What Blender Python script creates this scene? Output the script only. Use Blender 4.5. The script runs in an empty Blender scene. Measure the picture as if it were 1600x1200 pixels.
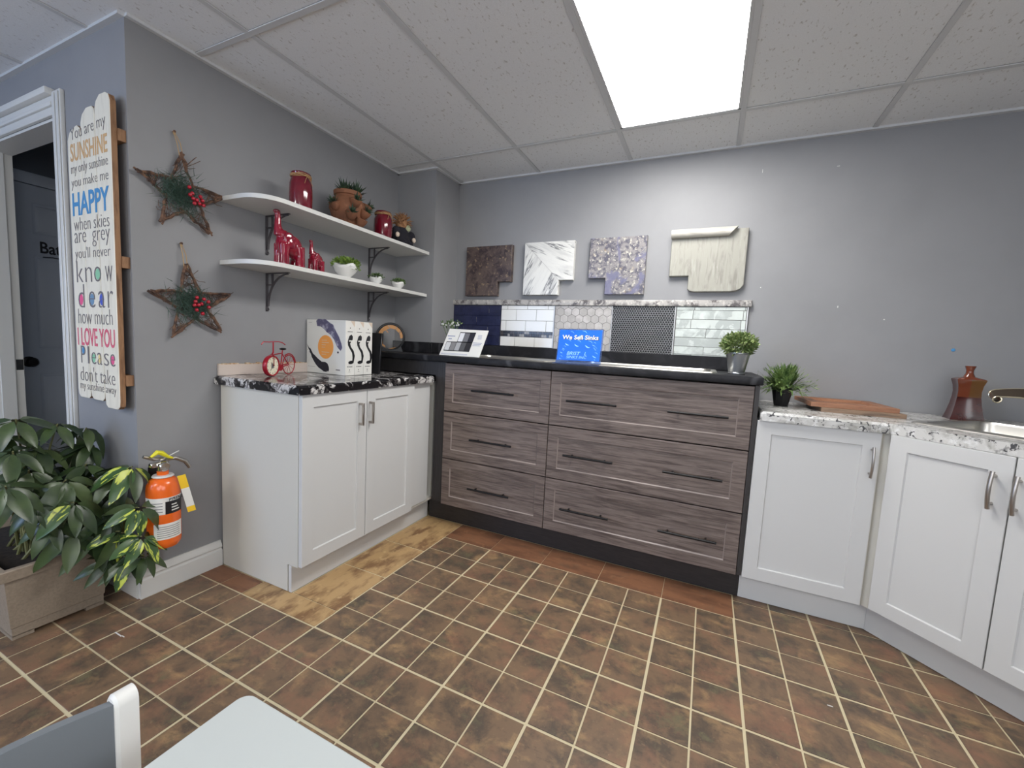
import bpy, bmesh, math, random
from mathutils import Matrix, Vector, noise
D = bpy.data
SC = bpy.context.scene
COL = SC.collection
rnd = random.Random(7)
pi = math.pi

def S(r, g, b):
    f = lambda c: (c/255/12.92) if c/255 <= .04045 else ((c/255+.055)/1.055)**2.4
    return (f(r), f(g), f(b))

# ------------------------------------------------------------------ camera, world, lights, exposure
CAMLOC = Vector((1.3266034, -2.0333412, 1.1528308))
CAMROT = Matrix(((0.90477456, -0.08460449, 0.41740278), (0.42289685, 0.06246602, -0.90402226), (0.05041085, 0.99445466, 0.09229664)))
FPX = 657.569
cam_d = D.cameras.new('camera'); cam = D.objects.new('camera', cam_d); COL.objects.link(cam)
cam.matrix_world = Matrix.Translation(CAMLOC) @ CAMROT.to_4x4()
cam_d.sensor_fit = 'HORIZONTAL'; cam_d.sensor_width = 36; cam_d.lens = FPX*36/1600; cam_d.clip_start = .02
SC.camera = cam
SC.view_settings.view_transform = 'Standard'
try: SC.view_settings.look = 'None'
except Exception: pass
SC.view_settings.gamma = 1; SC.view_settings.use_curve_mapping = False
SC.view_settings.exposure = -.30
SC.cycles.use_denoising = True
SC.cycles.max_bounces = 8; SC.cycles.diffuse_bounces = 5; SC.cycles.glossy_bounces = 4
SC.cycles.sample_clamp_indirect = 6
w = D.worlds.new('world'); SC.world = w; w.use_nodes = True
w.node_tree.nodes['Background'].inputs[0].default_value = (.62, .78, 1, 1)
w.node_tree.nodes['Background'].inputs[1].default_value = 1.2
PANEL = 25           # emission of the ceiling light panels
def area(name, loc, rot, sx, sy, power, col):
    l = D.lights.new(name, 'AREA'); l.shape = 'RECTANGLE'; l.size = sx; l.size_y = sy; l.energy = power; l.color = col
    o = D.objects.new(name, l); COL.objects.link(o); o.location = loc; o.rotation_euler = rot
    return o
# daylight through the left window behind the camera, then two added fill lamps
area('daylight_and_fill', (-1.75, -4.42, 1.45), (pi/2-.12, 0, 0), 1.3, 1.3, 52, (.46, .64, 1))
area('daylight_and_fill', (1.6, -4.42, 1.45), (pi/2+.5, 0, 0), 1.9, 1.3, 36, (.93, .965, 1))  # tilted up, added as fill to brighten the ceiling

area('daylight_and_fill', (3.04, -2.75, 1.45), (pi/2-.1, 0, pi/2), 1.5, 1.2, 26, (.95, .975, 1))  # added fill to brighten the left wall and cabinet, no window known there

# ------------------------------------------------------------------ mesh builder
class B:
    def __init__(s): s.v = []; s.f = []
    def add(s, vs, fs, M=None):
        n = len(s.v)
        s.v += [tuple(M @ Vector(p)) if M is not None else tuple(p) for p in vs]
        s.f += [tuple(n+i for i in f) for f in fs]
        return s
    def box(s, x0, x1, y0, y1, z0, z1, c=0, M=None):
        X = (min(x0, x1), max(x0, x1)); Y = (min(y0, y1), max(y0, y1)); Z = (min(z0, z1), max(z0, z1))
        if c <= 0:
            vs = [(X[i & 1], Y[i >> 1 & 1], Z[i >> 2]) for i in range(8)]
            fs = [(0, 2, 3, 1), (4, 5, 7, 6), (0, 1, 5, 4), (2, 6, 7, 3), (0, 4, 6, 2), (1, 3, 7, 5)]
            return s.add(vs, fs, M)
        bm = bmesh.new()
        vs = [bm.verts.new((X[i & 1], Y[i >> 1 & 1], Z[i >> 2])) for i in range(8)]
        for f in [(0, 2, 3, 1), (4, 5, 7, 6), (0, 1, 5, 4), (2, 6, 7, 3), (0, 4, 6, 2), (1, 3, 7, 5)]: bm.faces.new([vs[i] for i in f])
        c = min(c, (X[1]-X[0])*.45, (Y[1]-Y[0])*.45, (Z[1]-Z[0])*.45)
        bmesh.ops.bevel(bm, geom=bm.edges[:], offset=c, segments=1 if c < .004 else 2, affect='EDGES', profile=.5)
        bm.verts.index_update()
        s.add([v.co for v in bm.verts], [[v.index for v in f.verts] for f in bm.faces], M); bm.free()
        return s
    def tube(s, pts, r, n=8, closed=False, cap=True):
        pts = [Vector(p) for p in pts]; m = len(pts)
        rs = list(r) if hasattr(r, '__len__') else [r]*m
        rings = []; prev = None
        for i, p in enumerate(pts):
            if closed: t = pts[(i+1) % m]-pts[i-1]
            else: t = pts[min(i+1, m-1)]-pts[max(i-1, 0)]
            t.normalize()
            if prev is None:
                a = Vector((0, 0, 1)) if abs(t.z) < .9 else Vector((1, 0, 0))
                u = t.cross(a).normalized()
            else:
                u = prev-t*prev.dot(t); u.normalize()
            prev = u; v = t.cross(u)
            rings.append([p+(u*math.cos(2*pi*k/n)+v*math.sin(2*pi*k/n))*rs[i] for k in range(n)])
        vs = [q for R in rings for q in R]; fs = []
        for i in range(m if closed else m-1):
            j = (i+1) % m
            for k in range(n): fs.append((i*n+k, i*n+(k+1) % n, j*n+(k+1) % n, j*n+k))
        if cap and not closed: fs += [tuple(range(n-1, -1, -1)), tuple((m-1)*n+k for k in range(n))]
        return s.add(vs, fs)
    def lathe(s, prof, c=(0, 0, 0), n=20, M=None, wob=None):
        vs = []; fs = []; m = len(prof)
        for r, z in prof:
            for k in range(n):
                a = 2*pi*k/n; rr = r*(wob(a, z) if wob else 1)
                vs.append(Vector((rr*math.cos(a), rr*math.sin(a), z)))
        T = Matrix.Translation(c) @ M if M is not None else Matrix.Translation(c)
        for i in range(m-1):
            for k in range(n): fs.append((i*n+k, i*n+(k+1) % n, (i+1)*n+(k+1) % n, (i+1)*n+k))
        if prof[0][0] > 1e-6: fs.append(tuple(range(n-1, -1, -1)))
        if prof[-1][0] > 1e-6: fs.append(tuple((m-1)*n+k for k in range(n)))
        return s.add(vs, fs, T)
    def ball(s, c, r, n=10, M=None):
        rx, ry, rz = r if hasattr(r, '__len__') else (r, r, r)
        m = max(5, n//2+1); vs = []; fs = []
        for i in range(m):
            th = pi*i/(m-1)
            for k in range(n):
                a = 2*pi*k/n; vs.append(Vector((rx*math.sin(th)*math.cos(a), ry*math.sin(th)*math.sin(a), rz*math.cos(th))))
        for i in range(m-1):
            for k in range(n): fs.append((i*n+k, (i+1)*n+k, (i+1)*n+(k+1) % n, i*n+(k+1) % n))
        T = Matrix.Translation(c) @ M if M is not None else Matrix.Translation(c)
        return s.add(vs, fs, T)
    def prism(s, poly, M, d, c=0):
        """poly in local xy (counter-clockwise), extruded along local z from 0 to d; optional chamfer c of the top edge"""
        n = len(poly)
        if c:
            q = []
            for i in range(n):
                a = Vector(poly[i-1]); b = Vector(poly[i]); e = Vector(poly[(i+1) % n])
                n1 = (b-a).normalized(); n2 = (e-b).normalized()
                n1 = Vector((-n1.y, n1.x)); n2 = Vector((-n2.y, n2.x))
                k = (n1+n2); k = k/max(.3, 1+n1.dot(n2))
                q.append(b+k*c)
            vs = [(x, y, 0) for x, y in poly]+[(x, y, d-c) for x, y in poly]+[(v.x, v.y, d) for v in q]
            fs = [tuple(range(n-1, -1, -1)), tuple(range(2*n, 3*n))]
            for l in (0, 1):
                for i in range(n): j = (i+1) % n; fs.append((l*n+i, l*n+j, l*n+n+j, l*n+n+i))
        else:
            vs = [(x, y, 0) for x, y in poly]+[(x, y, d) for x, y in poly]
            fs = [tuple(range(n-1, -1, -1)), tuple(range(n, 2*n))]+[(i, (i+1) % n, n+(i+1) % n, n+i) for i in range(n)]
        return s.add(vs, fs, M)
    def mesh(s, name, off=(0, 0, 0), ang=38):
        m = D.meshes.new(name); o = Vector(off)
        m.from_pydata([tuple(Vector(v)-o) for v in s.v], [], s.f)
        bm = bmesh.new(); bm.from_mesh(m); bmesh.ops.remove_doubles(bm, verts=bm.verts, dist=1e-6)
        bmesh.ops.recalc_face_normals(bm, faces=bm.faces); bm.to_mesh(m); bm.free()
        if ang:
            m.polygons.foreach_set('use_smooth', [True]*len(m.polygons)); m.set_sharp_from_angle(angle=math.radians(ang))
        return m

def base(o):
    v = Vector(o.location)
    while o.parent: o = o.parent; v += o.location
    return v
def obj(name, b, mat, parent=None, org=None, ang=38):
    """one mesh object; the builder's coordinates are world coordinates"""
    off = base(parent) if parent else Vector(org or (0, 0, 0))
    me = b.mesh(name, off, ang) if isinstance(b, B) else b
    if mat and not me.materials: me.materials.append(mat)
    o = D.objects.new(name, me); COL.objects.link(o)
    if parent: o.parent = parent
    else: o.location = off
    return o
def tag(o, label=None, cat=None, group=None, kind=None):
    if label: o['label'] = label
    if cat: o['category'] = cat
    if group: o['group'] = group
    if kind: o['kind'] = kind
    return o
def thing(name, loc, label, cat, group=None):
    o = D.objects.new(name, None); o.empty_display_size = .05; COL.objects.link(o); o.location = loc
    return tag(o, label, cat, group)
def struct(name, b, mat, label=None):
    return tag(obj(name, b, mat), label, None, None, 'structure')
def dup(root, loc, label=None, rz=0, sc=1):
    def cp(o, p):
        c = o.copy(); COL.objects.link(c)
        if p: c.parent = p
        for ch in list(o.children): cp(ch, c)
        return c
    r = cp(root, None); r.location = loc; r.rotation_euler = (0, 0, rz); r.scale = (sc, sc, sc)
    if label: r['label'] = label
    return r
def frame(o, x, y):
    """matrix with origin o and local x, y axes"""
    x = Vector(x).normalized(); y = Vector(y); y = (y-x*y.dot(x)).normalized(); z = x.cross(y)
    return Matrix(((x.x, y.x, z.x, o[0]), (x.y, y.y, z.y, o[1]), (x.z, y.z, z.z, o[2]), (0, 0, 0, 1)))

# ------------------------------------------------------------------ materials
def mat(name, col, rough=.5, metal=0, layers=(), bump=None, spec=.5, coat=0, rand=0, emit=None, trans=0, alpha=1, sub=None):
    m = D.materials.new(name); m.use_nodes = True; nt = m.node_tree; p = nt.nodes['Principled BSDF']; L = nt.links.new
    p.inputs['Base Color'].default_value = (*col, 1); p.inputs['Roughness'].default_value = rough; p.inputs['Metallic'].default_value = metal
    p.inputs['Specular IOR Level'].default_value = spec; p.inputs['Coat Weight'].default_value = coat; p.inputs['Coat Roughness'].default_value = .08
    if trans: p.inputs['Transmission Weight'].default_value = trans
    if alpha < 1: p.inputs['Alpha'].default_value = alpha
    if emit: p.inputs['Emission Color'].default_value = (*emit[0], 1); p.inputs['Emission Strength'].default_value = emit[1]
    vec = None
    if layers or bump:
        tc = nt.nodes.new('ShaderNodeTexCoord'); vec = tc.outputs['Object']
        if rand:
            oi = nt.nodes.new('ShaderNodeObjectInfo'); mul = nt.nodes.new('ShaderNodeVectorMath'); mul.operation = 'SCALE'
            cmb = nt.nodes.new('ShaderNodeCombineXYZ'); sq = nt.nodes.new('ShaderNodeMath'); sq.operation = 'MULTIPLY'; sq.inputs[1].default_value = 7.3
            L(oi.outputs['Random'], sq.inputs[0]); L(oi.outputs['Random'], cmb.inputs[0]); L(sq.outputs[0], cmb.inputs[1]); L(oi.outputs['Random'], cmb.inputs[2])
            L(cmb.outputs[0], mul.inputs[0]); mul.inputs['Scale'].default_value = rand
            ad = nt.nodes.new('ShaderNodeVectorMath'); L(vec, ad.inputs[0]); L(mul.outputs[0], ad.inputs[1]); vec = ad.outputs[0]
    def tex(kind, scale, stretch, detail=4, dist=0, rot=(0, 0, 0), ro=.6):
        v = vec
        if stretch or any(rot):
            for kw in (('Rotation', rot), ('Scale', stretch or (1, 1, 1))):
                mp = nt.nodes.new('ShaderNodeMapping'); mp.inputs[kw[0]].default_value = kw[1]
                L(v, mp.inputs['Vector']); v = mp.outputs[0]
        if kind == 'voronoi':
            t = nt.nodes.new('ShaderNodeTexVoronoi'); t.inputs['Scale'].default_value = scale; o = t.outputs['Distance']
        elif kind == 'cell':
            t = nt.nodes.new('ShaderNodeTexVoronoi'); t.inputs['Scale'].default_value = scale; o = t.outputs['Color']
        elif kind == 'wave':
            t = nt.nodes.new('ShaderNodeTexWave'); t.inputs['Scale'].default_value = scale; t.inputs['Distortion'].default_value = dist; t.inputs['Detail'].default_value = detail
            t.inputs['Detail Scale'].default_value = 1.2; o = t.outputs['Fac']
        else:
            t = nt.nodes.new('ShaderNodeTexNoise'); t.inputs['Scale'].default_value = scale; t.inputs['Detail'].default_value = detail
            t.inputs['Roughness'].default_value = ro; t.inputs['Distortion'].default_value = dist; o = t.outputs['Fac']
        L(v, t.inputs['Vector'])
        return o
    cur = None
    for ly in layers:
        c2 = ly['c']
        if ly.get('kind') == 'objrand':
            oi = nt.nodes.new('ShaderNodeObjectInfo'); src = oi.outputs['Random']
        else: src = tex(ly.get('kind', 'noise'), ly.get('s', 5), ly.get('st'), ly.get('d', 4), ly.get('dist', 0), ly.get('rot', (0, 0, 0)), ly.get('ro', .6))
        mr = nt.nodes.new('ShaderNodeMapRange'); mr.inputs['From Min'].default_value = ly.get('lo', .4); mr.inputs['From Max'].default_value = ly.get('hi', .6)
        mr.inputs['To Max'].default_value = ly.get('amt', 1); L(src, mr.inputs['Value'])
        mx = nt.nodes.new('ShaderNodeMix'); mx.data_type = 'RGBA'; L(mr.outputs[0], mx.inputs[0])
        if cur is None: mx.inputs[6].default_value = (*col, 1)
        else: L(cur, mx.inputs[6])
        mx.inputs[7].default_value = (*c2, 1); cur = mx.outputs[2]
    if cur is not None: L(cur, p.inputs['Base Color'])
    if bump:
        o = tex(bump.get('kind', 'noise'), bump['s'], bump.get('st'), bump.get('d', 3))
        bn = nt.nodes.new('ShaderNodeBump'); bn.inputs['Strength'].default_value = bump['k']; bn.inputs['Distance'].default_value = bump.get('dist', .002)
        L(o, bn.inputs['Height']); L(bn.outputs[0], p.inputs['Normal'])
    return m

m_wall = mat('grey_wall_paint', S(144, 144, 146), .55, bump=dict(s=260, k=.12, dist=.001), layers=[dict(c=S(139, 139, 141), s=3, lo=.4, hi=.7)])
m_trim = mat('white_trim_paint', S(214, 213, 209), .4)
m_ceil = mat('ceiling_tile_fibre', S(228, 229, 230), .9, layers=[dict(c=S(176, 172, 166), s=95, d=2, lo=.62, hi=.70, st=(1, .45, 1), amt=.75), dict(c=S(236, 238, 240), s=240, d=1, lo=.45, hi=.7, amt=.5)], bump=dict(s=160, k=.25, dist=.002), rand=9)
m_bar = mat('ceiling_grid_metal', S(204, 205, 206), .5)
m_white = mat("white_cabinet_paint", S(204, 204, 203), .38)
m_mel = mat("white_melamine", S(206, 203, 194), .5)
m_wood = mat('grey_brown_wood_veneer', S(119, 106, 100), .5, rand=11, layers=[
    dict(c=S(74, 62, 58), s=6, st=(.8, 6, 12), d=9, lo=.42, hi=.66, dist=.7), dict(c=S(148, 134, 127), s=14, st=(.5, 6, 14), d=7, lo=.54, hi=.74, amt=.75),
    dict(c=S(64, 52, 49), s=2.6, st=(.9, 3, 8), d=5, lo=.58, hi=.72, amt=.75), dict(c=S(70, 58, 55), s=40, st=(.25, 5, 12), d=4, lo=.60, hi=.72, amt=.6)], bump=dict(s=30, st=(.4, 6, 12), k=.08))
m_bevel = mat('pale_worn_bevel', S(146, 134, 129), .4)
m_dark = mat('dark_charcoal_panel', S(52, 49, 49), .5, layers=[dict(c=S(40, 37, 38), s=20, st=(6, 6, .6), lo=.4, hi=.7)])
m_kick = mat('dark_brown_kick_panel', S(46, 42, 42), .5, layers=[dict(c=S(34, 31, 32), s=20, st=(.6, 6, 6), lo=.4, hi=.7)])
m_black = mat('black_metal', S(24, 23, 24), .4, .4)
m_slab = mat('black_stone_laminate', S(30, 30, 33), .5, spec=.22, layers=[dict(c=S(50, 50, 54), s=9, d=6, lo=.5, hi=.75, dist=.8), dict(c=S(110, 110, 114), s=3.1, d=6, lo=.495, hi=.505, dist=1.2, amt=0.0), dict(c=S(96, 96, 100), kind='wave', s=.7, dist=7, d=3, lo=.99, hi=1, amt=.35, rot=(.2, .6, .9))])
m_gran = mat('dark_granite_laminate', S(24, 23, 26), .14, layers=[dict(c=S(200, 197, 195), kind='noise', s=13, d=4, lo=.45, hi=.49, dist=.4), dict(c=S(70, 66, 66), s=58, d=5, lo=.47, hi=.55, amt=.85), dict(c=S(22, 21, 24), s=8.5, d=4, lo=.51, hi=.54, dist=.9), dict(c=S(96, 92, 94), s=6, st=(3, .6, 1), d=6, lo=.62, hi=.66, dist=.5, amt=.7)])
m_lgran = mat('pale_granite_laminate', S(206, 205, 202), .22, layers=[dict(c=S(160, 158, 152), s=9, d=8, lo=.48, hi=.62, dist=.8, st=(.5, 1.6, 1)), dict(c=S(226, 226, 225), s=30, d=4, lo=.55, hi=.68), dict(c=S(118, 116, 116), s=44, d=6, lo=.56, hi=.66, amt=.7), dict(c=S(44, 44, 50), s=38, d=5, lo=.585, hi=.62, dist=1.3, amt=.9)])
m_trimgran = mat('grey_brown_granite_trim', S(176, 172, 168), .35, layers=[dict(c=S(95, 90, 90), s=22, d=6, lo=.48, hi=.62), dict(c=S(70, 66, 72), s=9, d=4, lo=.55, hi=.68, amt=.8), dict(c=S(200, 196, 190), s=60, d=3, lo=.55, hi=.65)])
m_steel = mat('brushed_stainless_steel', S(214, 211, 204), .32, 1)
m_nick = mat('brushed_nickel', S(176, 170, 164), .34, 1)
m_chrome = mat('polished_chrome', S(210, 208, 204), .15, 1)
m_grout = mat('beige_grout_print', S(204, 191, 158), .6)
m_tile = mat('mottled_brown_vinyl', S(118, 95, 74), .45, rand=17, layers=[
    dict(c=S(82, 70, 59), s=8, d=9, lo=.44, hi=.60, ro=.68, dist=.3), dict(c=S(170, 138, 98), s=9, d=9, lo=.53, hi=.72, ro=.66, dist=.3, amt=.8, st=(1, 1.3, 1)),
    dict(c=S(140, 100, 78), s=6, d=8, lo=.50, hi=.68, ro=.7, amt=.7), dict(c=S(108, 102, 76), s=8, d=8, lo=.58, hi=.68, ro=.7, amt=.7), dict(c=S(66, 56, 49), s=30, d=6, lo=.58, hi=.70, ro=.75, amt=.6, st=(1, 2.2, 1)), dict(c=S(172, 148, 114), s=70, d=4, lo=.62, hi=.74, ro=.7, amt=.35)], bump=dict(s=40, k=.12))
m_rust = mat('worn_rust_brown_vinyl', S(134, 92, 66), .5, rand=13, layers=[dict(c=S(98, 66, 48), s=8, st=(.6, 2.2, 1), d=7, lo=.45, hi=.68), dict(c=S(160, 116, 84), s=20, d=6, lo=.56, hi=.72, amt=.7), dict(c=S(84, 74, 62), s=5, d=4, lo=.6, hi=.74, amt=.7)])
m_tan = mat('worn_tan_vinyl', S(180, 148, 104), .5, rand=13, layers=[dict(c=S(126, 94, 64), s=8, st=(2.2, .8, 1), d=9, lo=.46, hi=.62), dict(c=S(104, 80, 58), s=5, st=(1.6, .8, 1), d=6, lo=.60, hi=.74, amt=.8), dict(c=S(206, 176, 130), s=34, d=6, lo=.58, hi=.72, amt=.6)])
m_dark_hall = mat('blue_grey_door_paint', S(122, 130, 142), .5)
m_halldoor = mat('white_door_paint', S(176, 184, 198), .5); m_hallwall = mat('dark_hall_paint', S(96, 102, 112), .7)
m_red = mat('glossy_burgundy_glaze', S(138, 18, 44), .10, coat=.6, layers=[dict(c=S(104, 14, 36), s=14, lo=.45, hi=.7)])
m_jar = mat('dark_burgundy_glaze', S(112, 16, 36), .10, coat=.6, layers=[dict(c=S(84, 12, 30), s=14, lo=.45, hi=.7)])
m_terra = mat('terracotta', S(134, 88, 62), .8, layers=[dict(c=S(112, 72, 52), s=9, d=6, lo=.45, hi=.65), dict(c=S(176, 122, 92), s=22, d=4, lo=.58, hi=.72, amt=.7)], bump=dict(s=60, k=.3))
m_succ = mat('dark_green_succulent', S(58, 82, 54), .5, layers=[dict(c=S(36, 54, 42), s=30, lo=.4, hi=.6)])
m_raffia = mat('straw_raffia', S(176, 138, 96), .7)
m_ceram = mat('white_ceramic', S(236, 235, 232), .14, coat=.4)
m_leafy = mat('bright_green_leaflets', S(126, 152, 62), .5, layers=[dict(c=S(84, 112, 44), s=60, lo=.4, hi=.6)])
m_leafy2 = mat('dusty_green_leaflets', S(96, 118, 70), .5, layers=[dict(c=S(62, 86, 46), s=60, lo=.4, hi=.6)])
m_boxy = mat('cream_edged_green_leaflets', S(136, 150, 92), .5, layers=[dict(c=S(86, 112, 58), s=70, lo=.42, hi=.56), dict(c=S(204, 208, 170), s=90, lo=.58, hi=.68)])
m_grass = mat('artificial_green_blades', S(122, 146, 84), .5, layers=[dict(c=S(58, 86, 46), s=26, lo=.42, hi=.6), dict(c=S(178, 192, 128), s=40, lo=.56, hi=.72)])
m_leaf = mat('umbrella_plant_leaf', S(60, 78, 42), .33, rand=5, layers=[dict(c=S(38, 54, 34), s=9, lo=.4, hi=.62), dict(kind='objrand', c=S(92, 106, 70), lo=.55, hi=1, amt=.55)])
m_leafvar = mat('variegated_leaf', S(58, 86, 46), .33, rand=5, layers=[dict(c=S(190, 200, 84), s=15, st=(1, 4, 1), d=2, lo=.54, hi=.58), dict(c=S(40, 62, 40), s=20, lo=.6, hi=.7)])
m_stem = mat('woody_green_stem', S(104, 104, 66), .6)
m_soil = mat('dark_potting_soil', S(44, 36, 30), .95, layers=[dict(c=S(28, 23, 20), s=50, lo=.4, hi=.6)], bump=dict(s=60, k=.6))
m_pot = mat('taupe_plastic_planter', S(150, 136, 120), .55, layers=[dict(c=S(138, 125, 110), s=120, lo=.4, hi=.65)])
m_orange = mat('orange_enamel', S(236, 104, 28), .25, coat=.4)
m_twig = mat('brown_twig_bark', S(118, 88, 70), .85, layers=[dict(c=S(62, 46, 40), s=40, lo=.4, hi=.6), dict(c=S(140, 108, 80), s=70, lo=.62, hi=.72)])
m_cord = mat('jute_cord', S(178, 150, 112), .9)
m_needle = mat('dark_pine_needle', S(58, 80, 68), .6)
m_berry = mat('red_berry', S(176, 24, 46), .2, coat=.3)
m_sign = mat('whitewashed_board', S(230, 223, 206), .6, layers=[dict(c=S(216, 208, 190), s=12, st=(4, 4, .6), lo=.5, hi=.7)])
m_rawwood = mat('raw_brown_wood', S(150, 112, 80), .7, layers=[dict(c=S(112, 80, 56), s=14, st=(4, 4, .6), lo=.45, hi=.65)])
m_ink = mat('grey_ink', S(118, 112, 112), .7)
m_inkd = mat('black_ink', S(26, 27, 34), .7)
m_gold = mat('ochre_ink', S(206, 166, 118), .7); m_blue = mat('blue_ink', S(74, 140, 190), .7); m_pink = mat('pink_ink', S(214, 100, 122), .7)
m_mint = mat('mint_ink', S(140, 196, 160), .7); m_hot = mat('hot_pink_ink', S(226, 92, 140), .7); m_slate = mat('slate_ink', S(112, 146, 176), .7); m_roy = mat('royal_blue_ink', S(74, 92, 190), .7); m_yel = mat('yellow_ink', S(232, 208, 140), .7)
m_paper = mat('white_printed_card', S(228, 226, 220), .45)
m_disc = mat('orange_print', S(238, 160, 78), .5)
m_cloud = mat('purple_grey_watercolour', S(92, 88, 116), .6, layers=[dict(c=S(186, 184, 200), s=26, d=5, lo=.5, hi=.68), dict(c=S(54, 50, 82), s=14, d=4, lo=.55, hi=.7)])
m_stroke = mat('black_brush_stroke', S(28, 26, 38), .5, layers=[dict(c=S(70, 66, 86), s=26, st=(1, .4, 2.5), lo=.60, hi=.7, amt=.6)])
m_beige = mat('beige_print', S(214, 196, 178), .6)
m_bike = mat('red_painted_metal', S(158, 22, 40), .3, .2)
m_face = mat('cream_clock_face', S(232, 226, 202), .5)
m_glass = mat('clear_glass', (1, 1, 1), .02, trans=1, spec=.5)
m_acry = mat('clear_acrylic', S(150, 178, 236), .05, trans=.9)
m_foil = mat('gold_foil', S(176, 128, 80), .45, .4)
m_bluesign = mat('bright_blue_print', S(20, 104, 224), .35, layers=[dict(c=S(26, 66, 196), s=5, d=1, lo=.5, hi=.7), dict(c=S(10, 134, 238), s=4, d=1, lo=.5, hi=.75)])
m_bub = mat('pale_blue_print', S(150, 206, 250), .4); m_wtext = mat('white_print', S(240, 240, 244), .5)
m_sw = [mat('swatch_print', S(*c), .5) for c in ((226, 226, 228), (112, 112, 116), (36, 36, 46), (206, 206, 206), (132, 130, 130), (168, 168, 170), (84, 84, 86), (42, 41, 44))]
m_navy = mat('navy_glass_tile', S(30, 34, 62), .16, layers=[dict(c=S(38, 42, 74), s=20, lo=.4, hi=.6)])
m_subway = mat('white_ceramic_tile', S(226, 225, 221), .2)
m_hex = mat('grey_stone_tile', S(178, 174, 170), .4, rand=9, layers=[dict(c=S(194, 190, 187), s=18, d=5, lo=.45, hi=.6), dict(kind='objrand', c=S(160, 156, 152), lo=.3, hi=1, amt=.6)])
m_penny = mat('black_glazed_tile', S(20, 20, 22), .4)
m_mos = [mat('mosaic_glass', S(*c), .2) for c in ((30, 28, 30), (62, 56, 56), (150, 146, 142))]
m_marb = mat('pale_marble_glass_tile', S(196, 202, 197), .25, rand=9, layers=[dict(c=S(152, 157, 155), s=5, d=6, lo=.49, hi=.51, dist=1.6, amt=.6), dict(c=S(208, 215, 210), s=8, lo=.5, hi=.7)])
m_gw = mat('dark_grey_grout', S(128, 126, 124), .8); m_gg = mat('grey_grout', S(112, 110, 108), .8); m_gs = mat('silver_edge_strip', S(190, 190, 190), .35, .6); m_gk = mat('pale_grout_mesh', S(186, 186, 188), .7); m_gn = mat('navy_grout', S(26, 30, 56), .6)  # the white and navy boards share one dark grey grout
m_s1 = mat('brown_speckled_laminate', S(92, 78, 72), .35, layers=[dict(c=S(56, 44, 48), s=18, d=7, lo=.44, hi=.6, dist=.8), dict(c=S(154, 132, 104), s=50, d=5, lo=.58, hi=.68, amt=.8)])
def marble(rot): return mat('white_marble_laminate', S(226, 225, 220), .3, layers=[dict(c=S(186, 185, 183), s=5, st=(.5, 1, 3.2), d=6, lo=.48, hi=.62, dist=.3, rot=(0, rot, 0), amt=.7), dict(c=S(92, 92, 95), s=5.5, st=(.42, 1, 4), d=6, lo=.555, hi=.60, dist=.25, rot=(0, rot, 0), amt=.9), dict(c=S(228, 227, 223), s=5.5, st=(.42, 1, 4), d=6, lo=.605, hi=.63, dist=.25, rot=(0, rot, 0))])
m_s2 = marble(1.08); m_s2b = marble(-.38)
m_s3 = mat('blue_grey_granite_laminate', S(142, 138, 138), .3, layers=[dict(c=S(92, 90, 102), s=40, d=6, lo=.46, hi=.58), dict(c=S(206, 200, 186), s=55, d=5, lo=.55, hi=.66), dict(c=S(112, 112, 138), s=5.5, d=6, lo=.535, hi=.57, dist=.6, amt=.9), dict(c=S(170, 148, 118), s=26, d=4, lo=.62, hi=.7, amt=.6)])
m_s4 = mat('cream_wood_grain_laminate', S(158, 156, 146), .5, layers=[dict(c=S(136, 133, 124), s=9, st=(5, 5, .8), d=7, lo=.48, hi=.66, dist=.8), dict(c=S(168, 166, 157), s=14, st=(4, 4, .6), lo=.55, hi=.7, d=5)])
m_s4h = mat('cream_wood_grain_laminate', S(190, 186, 177), .4, layers=[dict(c=S(168, 163, 154), s=9, st=(.8, 5, 5), d=7, lo=.48, hi=.66, dist=.8), dict(c=S(200, 196, 188), s=14, st=(.6, 4, 4), lo=.55, hi=.7, d=5)])
m_oak = mat('brown_oak_door', S(154, 108, 80), .5, layers=[dict(c=S(126, 84, 60), s=12, st=(.8, 7, 7), d=6, lo=.45, hi=.65)])
m_ash = mat('grey_brown_oak_door', S(140, 114, 92), .5, layers=[dict(c=S(108, 88, 72), s=12, st=(.8, 7, 7), d=6, lo=.45, hi=.65)])
m_v1 = mat('dark_red_brown_glaze', S(68, 25, 22), .15, coat=.5, layers=[dict(c=S(44, 17, 17), s=14, lo=.45, hi=.65)])
m_v2 = mat('orange_brown_glaze', S(108, 52, 32), .15, coat=.5); m_v3 = mat('olive_brown_glaze', S(98, 66, 34), .15, coat=.5)
m_bucket = mat('galvanised_metal', S(168, 170, 172), .33, .9)
m_blackplastic = mat('black_plastic', S(24, 24, 27), .4)
m_bronze = mat('bronze_metal', S(112, 98, 82), .3, .8); m_bronzeedge = mat('pale_brass_edge', S(214, 204, 178), .25, .8)
m_chair = mat('white_chair_paint', S(222, 221, 217), .4); m_seat = mat('slate_grey_chair_paint', S(112, 117, 122), .55); m_table = mat('pale_grey_table_paint', S(190, 195, 194), .35)
m_yeltag = mat('yellow_card', S(240, 196, 40), .5); m_yelstrap = mat('yellow_plastic', S(224, 214, 40), .4)
m_doll = mat('dark_felt_cloth', S(34, 32, 40), .95); m_straw = mat('straw_hair', S(172, 130, 94), .9, layers=[dict(c=S(120, 80, 50), s=60, lo=.4, hi=.6)]); m_dollface = mat('pale_green_felt', S(176, 180, 146), .9)
m_diff = mat('lit_light_diffuser', S(250, 250, 246), .6, emit=((1, .985, .955), PANEL))
m_pinkwood = mat('raw_whitewood_strip', S(206, 192, 182), .7); m_torn = mat('torn_drywall_edge', S(186, 150, 112), .9, layers=[dict(c=S(214, 196, 172), s=60, lo=.4, hi=.6)])
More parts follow.
